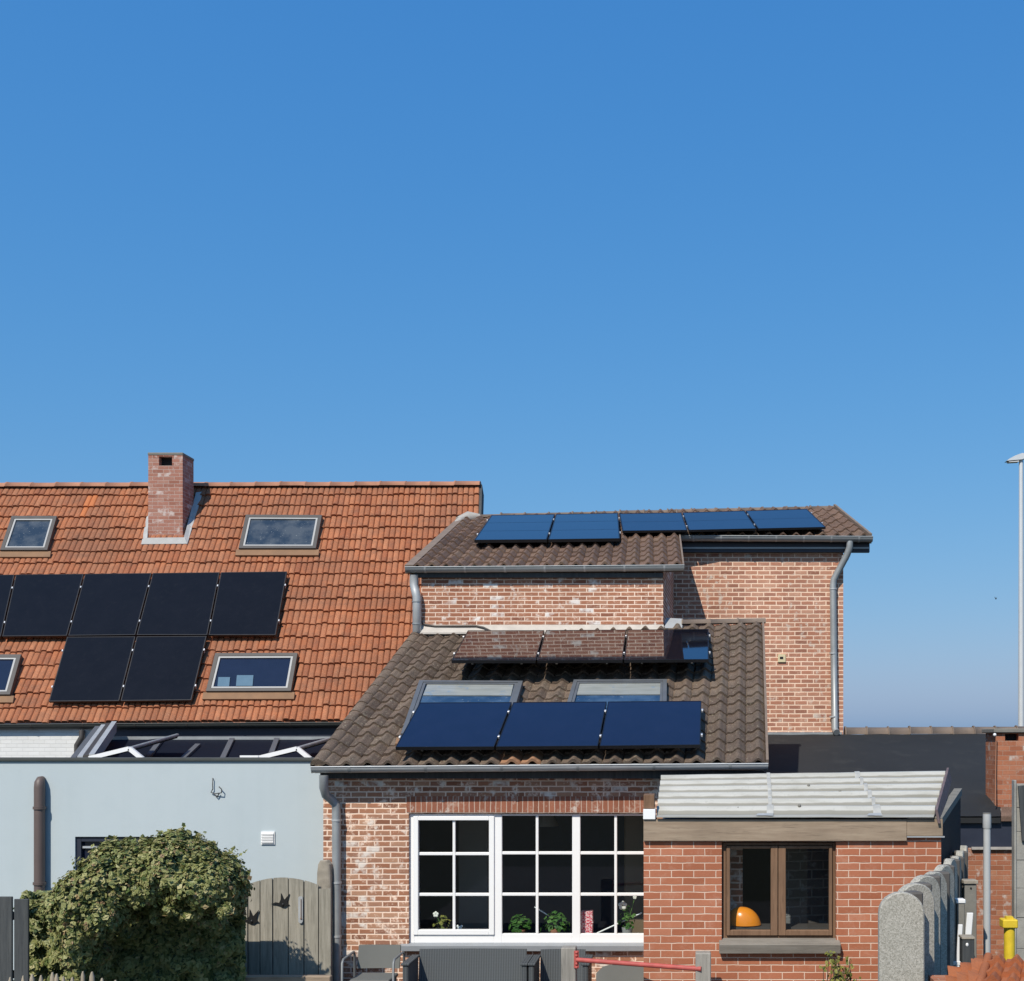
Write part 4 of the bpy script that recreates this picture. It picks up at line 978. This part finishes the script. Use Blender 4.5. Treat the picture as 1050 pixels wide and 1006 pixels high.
mb = MB(); mb.prism([P(866,755,24.6), P(1085,755,24.6), P(1085,800,28.5), P(866,800,28.5)], (0,0,-.08)); mb.build('rear_roof', M['tile_brown'], rf)
mb = MB(); wy_ = 18.88; mb.box(X(905, wy_), X(1085, wy_), wy_, wy_+.2, Z(869, wy_), Z(838.5, wy_)); mb.build('cladding', M['navy'], ob)
mb = MB(); mb.box(X(905, 18.86), X(1085, 18.86), 18.86, wy_+.2, 0, Z(869.5, 18.86)); mb.build('wall', M['brick_old'], ob)
mb = MB(); mb.box(X(996, 18.84), X(1085, 18.84), 18.80, 18.855, Z(871, 18.84), Z(868.5, 18.84)); mb.build('ledge', M['mortar'], ob)
# stack at the right edge
sy = 19.3; mb = MB(); a0, a1 = X(1022, sy), X(1062, sy); z0_, z1_ = Z(829, sy), Z(751.5, sy)
wall_panel(mb, a0, a1, z0_, z1_, sy, sy+.15, [(X(1030.5, sy), X(1044.5, sy), Z(759.5, sy), Z(752.5, sy))])
mb.face([(a0,sy,z0_), (a0,sy+.7,z0_), (a0,sy+.7,z1_), (a0,sy,z1_)]); mb.face([(a1,sy,z0_), (a1,sy+.7,z0_), (a1,sy+.7,z1_), (a1,sy,z1_)]); mb.face([(a0,sy+.7,z0_), (a1,sy+.7,z0_), (a1,sy+.7,z1_), (a0,sy+.7,z1_)])
ch = mb.build('chimney', M['brick_stack'], ob)
mb = MB(); mb.box(a0+.02, a1-.02, sy+.16, sy+.68, z1_-.4, z1_-.01); mb.build('flue', M['felt'], ch)
mb = MB(); mb.box(a0-.06, a1+.05, sy-.06, sy+.75, z1_+.002, z1_+.07, .01); mb.build('cap', M['concrete_dark'], ch)
mb = MB(); mb.box(a0-.02, X(1038, sy), sy-.06, sy+.02, z0_-.065, z0_-.002); mb.build('ledge', M['white_plain'], ch)
mb = MB(); mb.tube([P(1021.5,754,19.2), P(1021.0,790,19.2), P(1020.6,826,19.1)], .009, 6); mb.build('wire', M['terracotta'], ch)
mb = MB(); mb.ball(P(1020,753.5,19.2), .028, n=10); mb.build('bracket', M['white_plain'], ch)
mb = MB(); mb.box(X(1024, 19.25), X(1070, 19.25), sy+.02, sy+.8, Z(875, sy), z0_-.07); mb.build('chimney_base', M['navy'], ch)

# ================================================================== RIGHT-HAND YARD
# concrete fence of round topped posts
cf = thing('concrete_fence', (2.2, 10.5, 0), 'row of round topped exposed aggregate concrete slabs leading back along the yard', 'fence')
pxs = [924, 937.5, 947, 956.5, 966.5, 973.5, 979.5, 984, 988]
angs = [0, 22, 36, 44, 52, 64, 70, 73, 74]
N = len(pxs)
for i in range(N):
    d = 10.4+.52*i; ang = math.radians(angs[i]); w = .20
    xc = X(pxs[i], d); zt = CH-1.37+(0.012*((i*7) % 3-1)); th = .035
    ax = Vector((math.cos(ang), math.sin(ang), 0)); ay = Vector((-math.sin(ang), math.cos(ang), 0))
    prof = [(-w, 0)]; r = w
    for k in range(13):
        a = math.pi-math.pi*k/12; prof.append((math.cos(a)*w, zt-r*.92+math.sin(a)*r*.92))
    prof.append((w, 0))
    c = Vector((xc, d, 0)); m_ = MB()
    fr = [c+ax*p+Vector((0,0,z))-ay*th for p, z in prof]; bk = [c+ax*p+Vector((0,0,z))+ay*th for p, z in prof]
    inn = [c+ax*p*.94+Vector((0,0,(zt-r*.92)+(z-zt+r*.92)*.94 if z > .1 else z))-ay*(th+.012) for p, z in prof]
    m_.face(inn); m_.face(list(reversed(bk)))
    m_.grid([inn, fr], None, False); m_.grid([fr, bk], None, True)
    m_.build('slab', M['aggregate'], cf)
    if i < N-1:
        dm = d+.30; h_ = zt-.035; cx = X(pxs[i+1]-(1.5 if i < 4 else 3.5), dm)
        m_ = MB(); m_.obox((cx, dm, h_/2), Vector((.072,.02,0)), Vector((-.02,.072,0)), Vector((0,0,h_/2)), .018); m_.build('post', M['stone_dark'], cf)
# tall pipe with a sleeve
pp = thing('vent_pipe', (X(1012, 14.2), 14.2, 0), 'tall pale grey plastic pipe with wider sleeve near its top', 'pipe')
d = 14.2
mb = MB(); mb.tube([(X(1012, d), d, 0), (X(1012, d), d, Z(846, d))], .043, 14); mb.build('pipe', M['pvc_grey'], pp)
mb = MB(); mb.tube([(X(1012, d), d, Z(850, d)), (X(1012, d), d, Z(848.5, d)), (X(1012, d), d, Z(834.5, d))], [.044,.052,.05], 14); mb.build('sleeve', M['pvc_grey'], pp)
mb = MB(); mb.tube([(X(1012, d), d, Z(834.4, d)), (X(1012, d), d, Z(833.6, d))], .052, 14); mb.build('pipe_end', M['concrete_dark'], pp)
# yellow marker post
d = 13.4
yp = thing('gas_marker', (X(1034.5, d), d, 0), 'bright yellow marker post with wider cap in front of brick wall', 'marker post')
mb = MB(); mb.tube([(X(1035, d), d, 0), (X(1035, d), d, Z(950, d))], .062, 16); mb.build('post', M['yellow_paint'], yp)
mb = MB(); mb.obox((X(1034.3, d), d, Z(946.5, d)), Vector((.086,0,0)), Vector((0,.086,0)), Vector((0,0,.05)), .012); mb.box(X(1031, d), X(1038, d), d-.04, d+.04, Z(942, d), Z(939.5, d)); mb.build('cap', M['yellow_paint'], yp)
# grey concrete panel wall at the right edge
cw = thing('concrete_wall', (X(1075, 15.2), 15.2, 0), 'weathered grey concrete panel wall at the far right edge', 'wall')
d = 15.2; zs = [0, Z(973, d), Z(941, d), Z(911, d), Z(882, d), Z(853, d), Z(828, d), Z(803.5, d)]
for i in range(len(zs)-1):
    mb = MB(); mb.box(X(1042, d), X(1125, d), d+.008*(i % 2), d+.06, zs[i]+.002, zs[i+1]-.002, .004); mb.build('panel', M['concrete_wall'], cw)
mb = MB(); mb.box(X(1039.5, d), X(1042, d)-.003, d-.03, d+.10, 0, Z(800, d), .006); mb.build('post', M['concrete_wall'], cw)
mb = MB(); mb.prism([P(1043.5,806,d-.02), P(1060,804,d-.02), P(1060,862,d-.02), P(1047.5,862,d-.02)], (0,-.03,0)); mb.build('shadow_sheet', M['wood_dark'], cw)  # dark sheet standing in for the shadow on the upper wall
# posts and white pieces behind the concrete fence
d = 13.6
mb = MB(); mb.box(X(987.5, d), X(1000, d), d-.07, d+.07, 0, Z(906, d), .008); po = thing('fence_post', (X(994, d), d, 0), 'dark grey post with pale cap between fence and pipe', 'post')
mb.build('shaft', M['concrete_dark'], po)
mb = MB(); mb.box(X(986.3, d), X(1001.3, d), d-.09, d+.09, Z(905.7, d), Z(902, d), .006); mb.build('cap', M['stone_rough'], po)
mb = MB(); mb.ball((X(994, d), d-.072, Z(910, d)), .012, n=8, m=5); mb.build('bolt', M['black_metal'], po)
d = 12.9
po = thing('fence_post', (X(984, d), d, 0), 'short dark post with white cap beside the concrete slabs', 'post')
mb = MB(); mb.box(X(980.5, d), X(988, d), d-.05, d+.05, 0, Z(926, d), .006); mb.build('shaft', M['concrete_dark'], po)
mb = MB(); mb.box(X(979, d), X(989, d), d-.06, d+.06, Z(926, d)+.002, Z(921.5, d), .008); mb.build('cap', M['white_plain'], po)
d = 12.6
mb = MB(); a, b = P(984.8,948,d), P(982.3,987,d); mb.obox((a+b)/2, Vector((.023,0,0)), Vector((0,.015,0)), (a-b)/2, .004); b2 = P(981.5,987.5,d); mb.obox(b2, Vector((.055,0,0)), Vector((0,.02,0)), Vector((0,0,.02)), .004); mb.obox(Vector((b2.x, d, b2.z/2-.01)), Vector((.02,0,0)), Vector((0,.015,0)), Vector((0,0,b2.z/2-.012)))
tag(mb.build('gutter_offcut', M['white_plain']), 'long narrow white strip standing upright beside the dark box', 'strip')
d = 12.9
mb = MB(); a, b = P(994.6,936,d), P(992.6,960,d); mb.obox((a+b)/2, Vector((.034,0,0)), Vector((0,.014,0)), (a-b)/2, .004); mb.obox(Vector((b.x, d, b.z/2)), Vector((.02,0,0)), Vector((0,.012,0)), Vector((0,0,b.z/2-.004)))
tag(mb.build('white_board', M['white_plain']), 'short wide white board above the dark box behind the fence', 'board')
d = 12.3
bxo = thing('nest_box', (X(991, d), d, 0), 'small dark brown box with pale lid on a stake near red tiles', 'box')
mb = MB(); mb.box(X(985.3, d), X(997.5, d), d-.07, d+.07, Z(987, d), Z(962, d), .006); mb.build('box_body', M['wood_dark'], bxo)
mb = MB(); mb.box(X(984.6, d), X(998, d), d-.08, d+.08, Z(961.9, d), Z(959.5, d), .003); mb.build('lid', M['stone_rough'], bxo)
mb = MB(); mb.ball((X(990, d), d-.072, Z(967.5, d)), .016, .006, .02, 8, 5); mb.ball((X(998.3, d), d-.06, Z(984.5, d)), .02, .02, .03, 8, 6); mb.build('catch', M['white_plain'], bxo)
mb = MB(); mb.box(X(990, d), X(993, d), d-.02, d+.02, 0, Z(987.2, d)); mb.build('stake', M['wood_dark'], bxo)

# little red tiled roof in the near corner
sd = thing('tiled_shed', (3.2, 10.0, 0), 'small shed roof of wavy red tiles in the near right corner', 'shed')
tA, tB, tC, tD = P(1001,1024,9.5), P(1085,1024,9.5), P(1085,985,10.5), P(1014,983,10.5)
mb, tn = tile_roof(tA, tB, tC, tD, 4, 4, .050, .050, prof_pan, 16, .008, 9, .06); rf = mb.build('roof', M['tile_red'], sd)
tE, tF, tG, tH = P(968,1026,9.45), P(1003,1028,9.4), P(1013,983.5,10.5), P(977,997,10.4)
mb, _ = tile_roof(tH, tE, tF, tG, 3, 3, .050, .050, prof_pan, 16, .008, 10, .05); mb.build('hip_roof', M['tile_red'], rf)
mb = MB(); mb.tube([P(1000,1025,9.45)+Vector((0,0,.02)), P(1013.5,983,10.5)+Vector((0,0,.02))], .038, 10); mb.build('hip_tile', M['tile_red'], rf)
mb = MB(); mb.box(X(975, 9.8), X(1085, 9.8), 9.7, 10.7, 0, Z(1022, 9.5)-.07); mb.build('wall', M['brick_old'], sd)

# shrub before the lean-to
sh = thing('shrub', (X(862, 12.6), 12.6, 0), 'small yellow green shrub growing below the brown window', 'shrub')
rr = random.Random(12); m_ = MB(); s_ = MB(); d = 12.6
for i in range(26):
    tx = X(rr.gauss(862, 8), d); tz_ = Z(rr.uniform(978, 1015) if i else 976, d); ty_ = d+rr.uniform(-.12, .12)
    base = Vector((X(862, d)+rr.uniform(-.08,.08), d, .3)); tip = Vector((tx, ty_, tz_)); mid = (base*.4+tip*.6)+Vector((rr.uniform(-.05,.05),0,0))
    s_.tube([base, mid, tip], [.008,.006,.003], 5)
    for k in range(16):
        q = base.lerp(tip, rr.uniform(.55, 1.02)); leaf(m_, q+Vector((rr.uniform(-.04,.04), rr.uniform(-.04,.04), 0)), Vector((rr.uniform(-1,1), -.5, rr.uniform(0,1))), .045, rr, rr.random())
s_.tube([(X(862, d), d, 0), (X(862, d), d, .45)], .03, 8)
s_.build('stem', M['bark'], sh); m_.build('foliage', M['leaf_yellow'], sh)

# ================================================================== PATIO
def armchair(x, y, w, ztop, label, cat, mats, back_h, depth=.55, slim=True, group=None, name='garden_chair', arms=True, rad=.0, sh=.42):
    root = thing(name, (x, y, .03), label, cat, group); fm, cm = M[mats[0]], M[mats[1]]; z0 = .03
    f = MB()
    n = 9; rows = []
    for i in range(n+1):                                  # curved backrest sheet with thickness
        u = -1+2*i/n; rnd_ = rad*max(0, (abs(u)-.6)/.4)**2
        rows.append((x+u*w/2, y+.03*u*u*-1, ztop-rnd_))
    fr = [[Vector((a, b, z0+sh+.02)) if k == 0 else Vector((a, b+.07, c)) for (a, b, c) in rows] for k in (0, 1)]
    fr = [[Vector((a, b+.07*v, z0+sh+.06+(c-z0-sh-.06)*v)) for (a, b, c) in rows] for v in (0, .5, 1)]
    bk = [[p+Vector((0,.035,0)) for p in r_] for r_ in fr]
    f.grid(fr, None, True); f.grid([list(reversed(r_)) for r_ in bk], None, True); f.grid([fr[-1], bk[-1]], None, False); f.grid([bk[0], fr[0]], None, False)
    f.grid([[r_[0] for r_ in fr], [r_[0] for r_ in bk]], None, False); f.grid([[r_[-1] for r_ in bk], [r_[-1] for r_ in fr]], None, False)
    f.build('backrest', cm, root)
    f = MB(); f.box(x-w/2+.02, x+w/2-.02, y-depth+.06, y-.0, z0+sh-.05, z0+sh, .02); f.build('seat', cm, root)
    for sx in (-1, 1):
        ex = x+sx*(w/2+.05)
        if arms:
            a = MB()
            if slim:
                a.tube([(ex,y+.02,z0), (ex,y+.02,z0+.66), (ex,y-.02,z0+.70), (ex,y-depth+.05,z0+.69), (ex,y-depth,z0+.65), (ex,y-depth-.02,z0)], .017, 8)
            else:
                a.box(ex-.035, ex+.035, y-depth, y+.05, z0+.02, z0+.62, .012)
                a.box(ex-.055, ex+.055, y-depth-.02, y+.06, z0+.621, z0+.65, .008)
            a.build('armrest', fm, root)
        for yy in (y-.02, y-depth+.08):
            l = MB(); l.box(x+sx*(w/2-.06)-.02, x+sx*(w/2-.06)+.02, yy-.02, yy+.02, z0, z0+sh-.05, .004); l.build('leg', fm, root)
    return root
d = 15.6
armchair(X(388.5, d), d, 43/F*d, Z(970, d), 'light grey textile garden armchair with thin metal arms left of the window', 'garden chair', ('chair_metal', 'textile'), .5, slim=True, group=None)
armchair(X(484.5, d), d, 110/F*d, Z(974, d), 'wide charcoal ribbed wicker bench under the white window', 'garden bench', ('wicker', 'wicker'), .5, slim=False, name='garden_bench', sh=.22)
armchair(X(577, d), d, 46/F*d, Z(974.5, d), 'charcoal wicker lounge chair partly hidden behind the wooden post', 'garden chair', ('wicker', 'wicker'), .5, slim=False, name='lounge_chair', sh=.22)
armchair(X(640, d-.7), d-.7, 58/F*(d-.7), Z(991, d-.7), 'low grey chair with rounded back in front of the brick lean-to corner', 'garden chair', ('frame_dark', 'textile'), .5, slim=True, name='lounge_chair', arms=False, rad=.10, sh=.25)
# posts and the red bar
pa = (X(583.5, 13.5), 13.5); pb = (X(721, 12.95), 12.95)
m_ = MB(); m_.box(pa[0]-.085, pa[0]+.085, pa[1]-.08, pa[1]+.08, 0, Z(972, 13.42), .01); tag(m_.build('wooden_post', M['wood_post'], origin=(*pa, 0)), 'weathered square wooden post carrying the red bracket', 'post', 'square wooden posts holding the red bar')
m_ = MB(); m_.box(pb[0]-.085, pb[0]+.085, pb[1]-.08, pb[1]+.08, 0, Z(977.5, 12.87), .01); tag(m_.build('wooden_post', M['wood_post'], origin=(*pb, 0)), 'weathered square wooden post before the red brick lean-to wall', 'post', 'square wooden posts holding the red bar')
rb = thing('red_bar', (pa[0]+.1, pa[1], Z(985, 13.4)), 'faded red metal bar spanning between the two wooden posts', 'bar')
a = Vector((pa[0]+.10, pa[1]-.11, Z(984, 13.4))); b = Vector((pb[0]-.02, pb[1]-.085, Z(993, 12.9)))
m_ = MB(); m_.tube([a, b], .027, 12); m_.build('bar', M['red_paint'], rb)
m_ = MB(); m_.box(a.x-.035, a.x+.02, pa[1]-.098, pa[1]-.082, a.z-.10, a.z+.10, .004); br_ = m_.build('bracket', M['red_paint'], rb)
m_ = MB()
for zz_ in (-.09, -.05, .045, .08):
    m_.ball((a.x-.005, pa[1]-.10, a.z+zz_), .018, n=8, m=5)
m_.build('bolt', M['red_paint'], br_)

# ================================================================== GATE, FENCES, HEDGE
gy = 15.6
gt = thing('garden_gate', (X(292, gy), gy, 0), 'arched grey board gate with black bird ornaments beside the hedge', 'gate')
ged = [244, 254, 266.5, 279.5, 295.5, 311.5, 326.5, 339.5]
def arch(px): return 900+11.0*(abs(px-289)/44)**2 if px < 327 else 911.5
for i in range(len(ged)-1):
    a, b = ged[i]+.55, ged[i+1]-.55; yo = gy+(.008 if i % 2 else 0.0)
    poly = [(X(a, gy), yo, .05)]+[(X(a+(b-a)*k/5, gy), yo, Z(arch(a+(b-a)*k/5), gy)) for k in range(6)]+[(X(b, gy), yo, .05)]
    m_ = MB(); m_.prism(poly, (0,.02,0)); m_.build('plank', M['wood_gate'], gt)
for px in ged[1:-1]:  # dark strips added behind the plank gaps so they read as shade
    m_ = MB(); m_.box(X(px-2, gy), X(px+2, gy), gy+.029, gy+.044, .05, Z(arch(px)+1.5, gy)); m_.build('gap_strip', M['wood_dark'], gt)
for y in (931, 975):
    m_ = MB(); m_.box(X(246, gy), X(338, gy), gy+.045, gy+.085, Z(y+5, gy), Z(y-5, gy)); m_.build('rail', M['wood_gate'], gt)
m_ = MB(); m_.box(X(250, 14.7), X(341, 14.7), 14.6, 14.7, .0, Z(999.5, 14.7), .01); tag(m_.build('timber_edging', M['wood_grey']), 'low weathered board standing in front of the arched gate', 'board')
# black swallows on the gate
def bird(cx, cy, sc, label):
    pts = [(-14,3), (-9,1.2), (-5,2.0), (-3.2,-2), (-2.8,-9.5), (-.5,-4), (.8,-1.6), (3.5,-4.5), (7,-8.5), (5.6,-3), (4.6,.5), (5.4,3.0), (7,4.5), (4,4.8), (1,6.8), (-2,6.3), (-5,4.6), (-9,3.4)]
    P_ = [Vector((X(cx, gy)+x*sc/77, gy-.016, Z(cy, gy)-y*sc/77)) for x, y in pts]
    m_ = MB(); m_.prism(P_, (0,.012,0)); m_.ball(P_[15]+Vector((.02*sc,0,.03*sc)), .02*sc, .014, .026*sc, 8, 6); m_.tube([P_[2]+Vector((.05,.008,0)), P_[2]+Vector((.05,.02,0))], .01, 6)
    return tag(m_.build('bird_ornament', M['black_metal']), label, 'ornament', 'flat metal birds on the gate')
bird(291, 924, .9, 'black flying bird ornament in sun near the top of the gate')
bird(259, 941, .95, 'black bird ornament in shade on the left of the gate')
th = thing('thermometer', (X(309, gy), gy-.02, Z(947, gy)), 'long white thermometer with rounded ends hanging on the gate', 'thermometer')
m_ = MB(); prof = []
for k in range(9): a = math.pi*k/8; prof.append((math.cos(a)*2.3, 921-math.sin(a)*2.3))
for k in range(9): a = math.pi*k/8; prof.append((-math.cos(a)*2.3, 944+math.sin(a)*2.6))
m_.prism([(X(308.7+x, gy), gy-.026, Z(y, gy)) for x, y in prof], (0,.018,0)); m_.build('scale_board', M['zinc_light'], th)
m_ = MB(); m_.tube([P(308.7,922,gy-.03), P(308.7,941,gy-.03)], .006, 6); m_.ball(P(308.7,942,gy-.03), .012, n=8, m=6); m_.build('tube', M['wood_brown'], th)
m_ = MB(); sy = 16.48
rows = []
for i, (y, hw) in enumerate(((1020,.105), (950,.105), (912,.10), (895,.098), (886,.085), (882.5,.055))):
    rows.append([Vector((X(333, sy)+hw*math.copysign(abs(math.cos(t))**.5, math.cos(t))+mnoise.noise(Vector((i*1.3, t, 0)))*.015, sy+.07*math.copysign(abs(math.sin(t))**.5, math.sin(t)), Z(y, sy)+mnoise.noise(Vector((t*2, i, 4)))*.015)) for t in [2*math.pi*k/16+.2 for k in range(16)]])
m_.grid(rows, None, False, True); m_.face(rows[-1]); tag(m_.build('stone_post', M['stone_rough']), 'rough weathered stone post between gate and brick wall', 'post')

# dark board fence at the left edge
df = thing('board_fence', (X(0, 13.4), 13.4, 0), 'dark vertical board fence at the left edge beside the hedge', 'fence')
d = 13.4
for a, b, t in ((-60,-44,921), (-42,-27,920), (-25,-11,921), (-9,12.2,919.5), (14.2,29,922)):
    m_ = MB(); m_.box(X(a, d), X(b, d), d, d+.03, 0, Z(t, d), .006); m_.build('plank', M['wood_dark'], df)
for y in (940, 1000):
    m_ = MB(); m_.box(X(-60, d), X(12, d), d+.034, d+.075, Z(y+4, d), Z(y-4, d)); m_.build('rail', M['wood_dark'], df)
# rough stakes along the bottom edge
pf = thing('picket_fence', (X(60, 11.8), 11.8, 0), 'low fence of rough pale stakes in front of the hedge', 'fence')
d = 11.8
for x, y in ((9,1002), (24,1000.5), (34,999), (43.5,1000), (53,997), (57,998.5), (64.5,1001), (74,1002), (84,996), (94.5,996.5), (106,1003), (118,1005)):
    w = R.uniform(.016, .026); c = Vector((X(x, d), d, 0)); zt = Z(y, d); l = R.uniform(-.015, .015)
    m_ = MB(); m_.tube([c, c+Vector((l,0,zt*.96)), c+Vector((l,0,zt))], [w, w, w*.35], 7); m_.build('stake', M['wood_stake'], pf)
for z in (.5, 1.1):
    m_ = MB(); m_.tube([(X(0, d), d+.035, z), (X(125, d), d+.035, z)], .012, 6); m_.build('rail', M['wood_stake'], pf)

# ivy hedge
hd = thing('ivy_hedge', (X(140, 14.0), 14.0, 0), 'big rounded ivy hedge, sunlit on top and dark below', 'hedge')
hd_d = 14.0
def el(px, py, d, rx, rz, ry): return (P(px, py, d), rx/F*d, ry, rz/F*d)
lobes = [el(124,904,13.75,36,38,.60), el(150,897,13.8,30,31,.55), el(182,893,13.85,34,34,.60), el(216,907,13.85,31,32,.60), el(96,920,13.6,28,32,.52), el(183,866,13.9,12,15,.30), el(126,881,13.85,20,17,.36),
         el(76,931,13.65,22,26,.40), el(58,931,13.85,25,10,.34), el(38,930,13.86,16,7,.30), el(234,917,13.95,17,26,.36), el(84,956,13.4,17,30,.30), el(78,980,13.35,13,16,.22), el(106,936,13.4,22,26,.34), el(203,876,13.9,17,13,.30), el(150,910,13.55,22,20,.30), el(215,910,13.6,24,20,.30)]
lr_ = random.Random(77)
for k in range(26):                                       # loose tufts along the lit edge
    px = lr_.uniform(92, 246); lobes.append(el(px, lr_.uniform(908, 946) if px > 118 else lr_.uniform(935, 985), lr_.uniform(13.45, 13.85), lr_.uniform(5, 11), lr_.uniform(5, 11), lr_.uniform(.08, .18)))
body = [(P(135,975,14.35), 118/F*14.3, .36, 55/F*14.3)]
rr = random.Random(21)
m_ = MB()
def inside(p, skip):
    for i, (c, rx, ry, rz) in enumerate(lobes):
        if i == skip: continue
        q = p-c
        if (q.x/rx)**2+(q.y/ry)**2+(q.z/rz)**2 < .72: return True
    return False
cnt = 0
for li, (c, rx, ry, rz) in enumerate(lobes):
    n = min(8200, int(16000*(rx*rz+rx*ry+ry*rz)))
    for k in range(n):
        v = Vector((rr.gauss(0,1), rr.gauss(0,1)-.25, rr.gauss(0,1)+.15)).normalized()
        if v.z < -.75: continue
        s = 1+mnoise.noise(Vector((v.x*2.5+li*3, v.y*2.5, v.z*2.5)))*.24+mnoise.noise(Vector((v.x*7+li, v.y*7, v.z*7)))*.20
        dep = rr.uniform(.84, 1.06)+(.13 if rr.random() < .05 else 0)
        p = c+Vector((v.x*rx, v.y*ry, v.z*rz))*s*dep
        if inside(p, li): continue
        nn = Vector((v.x/rx, v.y/ry, v.z/rz)).normalized()*.9+Vector((rr.uniform(-.6,.6), rr.uniform(-.6,.6), rr.uniform(-.1,.8)))
        leaf(m_, p, nn, rr.choice((.036,.045,.054,.068)), rr, min(1, max(0, rr.gauss(.52, .24))))
# lower wall of ivy, set back under the overhang
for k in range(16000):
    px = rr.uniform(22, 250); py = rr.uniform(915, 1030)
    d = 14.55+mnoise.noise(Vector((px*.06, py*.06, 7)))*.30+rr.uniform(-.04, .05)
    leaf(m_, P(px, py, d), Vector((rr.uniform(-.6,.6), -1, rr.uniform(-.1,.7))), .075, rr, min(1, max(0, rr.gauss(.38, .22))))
# stray shoots
for (a, b) in (((234,882),(252,873)), ((182,858),(183,851)), ((196,862),(203,856)), ((120,864),(118,858)), ((240,896),(256,893)), ((228,878),(240,870)), ((60,925),(52,919)), ((186,855),(189,846)), ((178,858),(174,850)), ((140,866),(146,858)), ((104,882),(97,872)), ((90,895),(82,887)), ((214,872),(222,864)), ((246,905),(257,909)), ((150,918),(160,930)), ((200,922),(214,933)), ((120,945),(132,952)), ((226,900),(240,906)), ((70,915),(62,907))):
    for k in range(9):
        t = k/8; leaf(m_, P(a[0]+(b[0]-a[0])*t+rr.uniform(-1,1), a[1]+(b[1]-a[1])*t+rr.uniform(-1,1), 14.15), Vector((rr.uniform(-1,1), -.6, rr.uniform(-.2,1))), .055, rr, rr.uniform(.3,.9))
m_.build('foliage', M['ivy'], hd)
m_ = MB()  # solid dark core filling the hedge behind the leaves
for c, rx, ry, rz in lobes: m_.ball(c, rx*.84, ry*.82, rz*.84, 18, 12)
m_.box(X(62, 14.8), X(246, 14.8), 14.75, 14.9, 0, Z(910, 14.8)); m_.box(X(25, 14.8), X(62, 14.8)-.005, 14.76, 14.89, 0, Z(950, 14.8)); m_.build('dark_core', M['core'], hd)

# ================================================================== LAMP POST AND BIRD
d = 30.0
sl = thing('street_lamp', (X(1047, d), d, 0), 'tall pale metal street lamp with one short arm against the sky', 'street lamp')
mb = MB(); mb.tube([(X(1047, d), d, 0), (X(1047, d), d, 5), (X(1047, d), d, Z(470, d))], [.085,.075,.055], 14); mb.build('pole', M['steel'], sl)
mb = MB(); mb.tube([(X(1047, d), d, Z(470, d)), (X(1047, d), d, Z(467.5, d)), (X(1043, d), d, Z(468, d))], .045, 8); mb.build('arm', M['steel'], sl)
mb = MB(); q = [P(1031,473.5,d), P(1033.5,471.5,d), P(1040,468,d), P(1047,465.5,d), P(1052,466,d), P(1053,469.5,d), P(1047,472,d)]
mb.prism([p-Vector((0,.11,0)) for p in q], (0,.22,0)); hdp = mb.build('lamp_head', M['steel'], sl)
mb = MB(); mb.prism([P(1033,474,d)-Vector((0,.09,0)), P(1044,473,d)-Vector((0,.09,0)), P(1044,474,d)-Vector((0,.09,0)), P(1034,474.6,d)-Vector((0,.09,0))], (0,.18,0)); mb.build('lens', M['white_plain'], hdp)
d = 60.0; c = P(1021.2, 614, d)
mb = MB(); mb.ball(c, .035, .10, .03, 10, 8)
for s_ in (-1, 1): mb.prism([c+Vector((s_*.02,-.04,.01)), c+Vector((s_*.05,-.03,.08)), c+Vector((s_*.06,.03,.09)), c+Vector((s_*.02,.05,.01))], (0,0,.012))
tag(mb.build('flying_bird', M['feather']), 'tiny dark bird flying in the blue sky left of the lamp', 'bird')

# ================================================================== LIGHT, SKY, CAMERA
AZ = math.radians(23); EL = math.radians(47)
w = bpy.data.worlds.new('World'); scene.world = w; w.use_nodes = True
nt = w.node_tree; bg = nt.nodes['Background']
sk = nt.nodes.new('ShaderNodeTexSky'); sk.sky_type = 'NISHITA'; sk.sun_disc = False; sk.sun_elevation = EL; sk.sun_rotation = math.radians(180)+AZ
sk.altitude = 0; sk.air_density = 1.5; sk.dust_density = .8; sk.ozone_density = 4.0
sep = nt.nodes.new('ShaderNodeSeparateColor'); cmb = nt.nodes.new('ShaderNodeCombineColor'); nt.links.new(sk.outputs[0], sep.inputs[0])
for i, (g_, k_) in enumerate(((1.074, .459), (.609, 1.516), (.325, 3.94))):     # per-channel grade fitted to the clear-sky colours
    a = nt.nodes.new('ShaderNodeMath'); a.operation = 'POWER'; a.inputs[1].default_value = g_; nt.links.new(sep.outputs[i], a.inputs[0])
    b = nt.nodes.new('ShaderNodeMath'); b.operation = 'MULTIPLY'; b.inputs[1].default_value = k_; nt.links.new(a.outputs[0], b.inputs[0]); nt.links.new(b.outputs[0], cmb.inputs[i])
nt.links.new(cmb.outputs[0], bg.inputs[0]); bg.inputs[1].default_value = .1
sun = bpy.data.lights.new('sun', 'SUN'); sun.energy = 4.8; sun.angle = math.radians(.53); sun.color = (1, .93, .82)
so = bpy.data.objects.new('sun', sun); COL.objects.link(so); so.location = (-10, -20, 30)
so.rotation_euler = Vector((math.sin(AZ)*math.cos(EL), math.cos(AZ)*math.cos(EL), -math.sin(EL))).to_track_quat('-Z', 'Y').to_euler()
cam = bpy.data.cameras.new('camera'); co = bpy.data.objects.new('camera', cam); COL.objects.link(co)
co.location = (0, 0, CH); co.rotation_euler = (math.pi/2, 0, 0)
cam.sensor_width = 36; cam.sensor_fit = 'HORIZONTAL'; cam.lens = 36*F/1050
cam.shift_x = (525-PX)/1050; cam.shift_y = (HY-503)/1050; cam.clip_end = 3000
scene.camera = co
vs = scene.view_settings; vs.view_transform = 'Standard'; vs.look = 'None'; vs.exposure = 0; vs.gamma = 1
scene.cycles.use_denoising = True
scene.cycles.max_bounces = 8; scene.cycles.transparent_max_bounces = 16
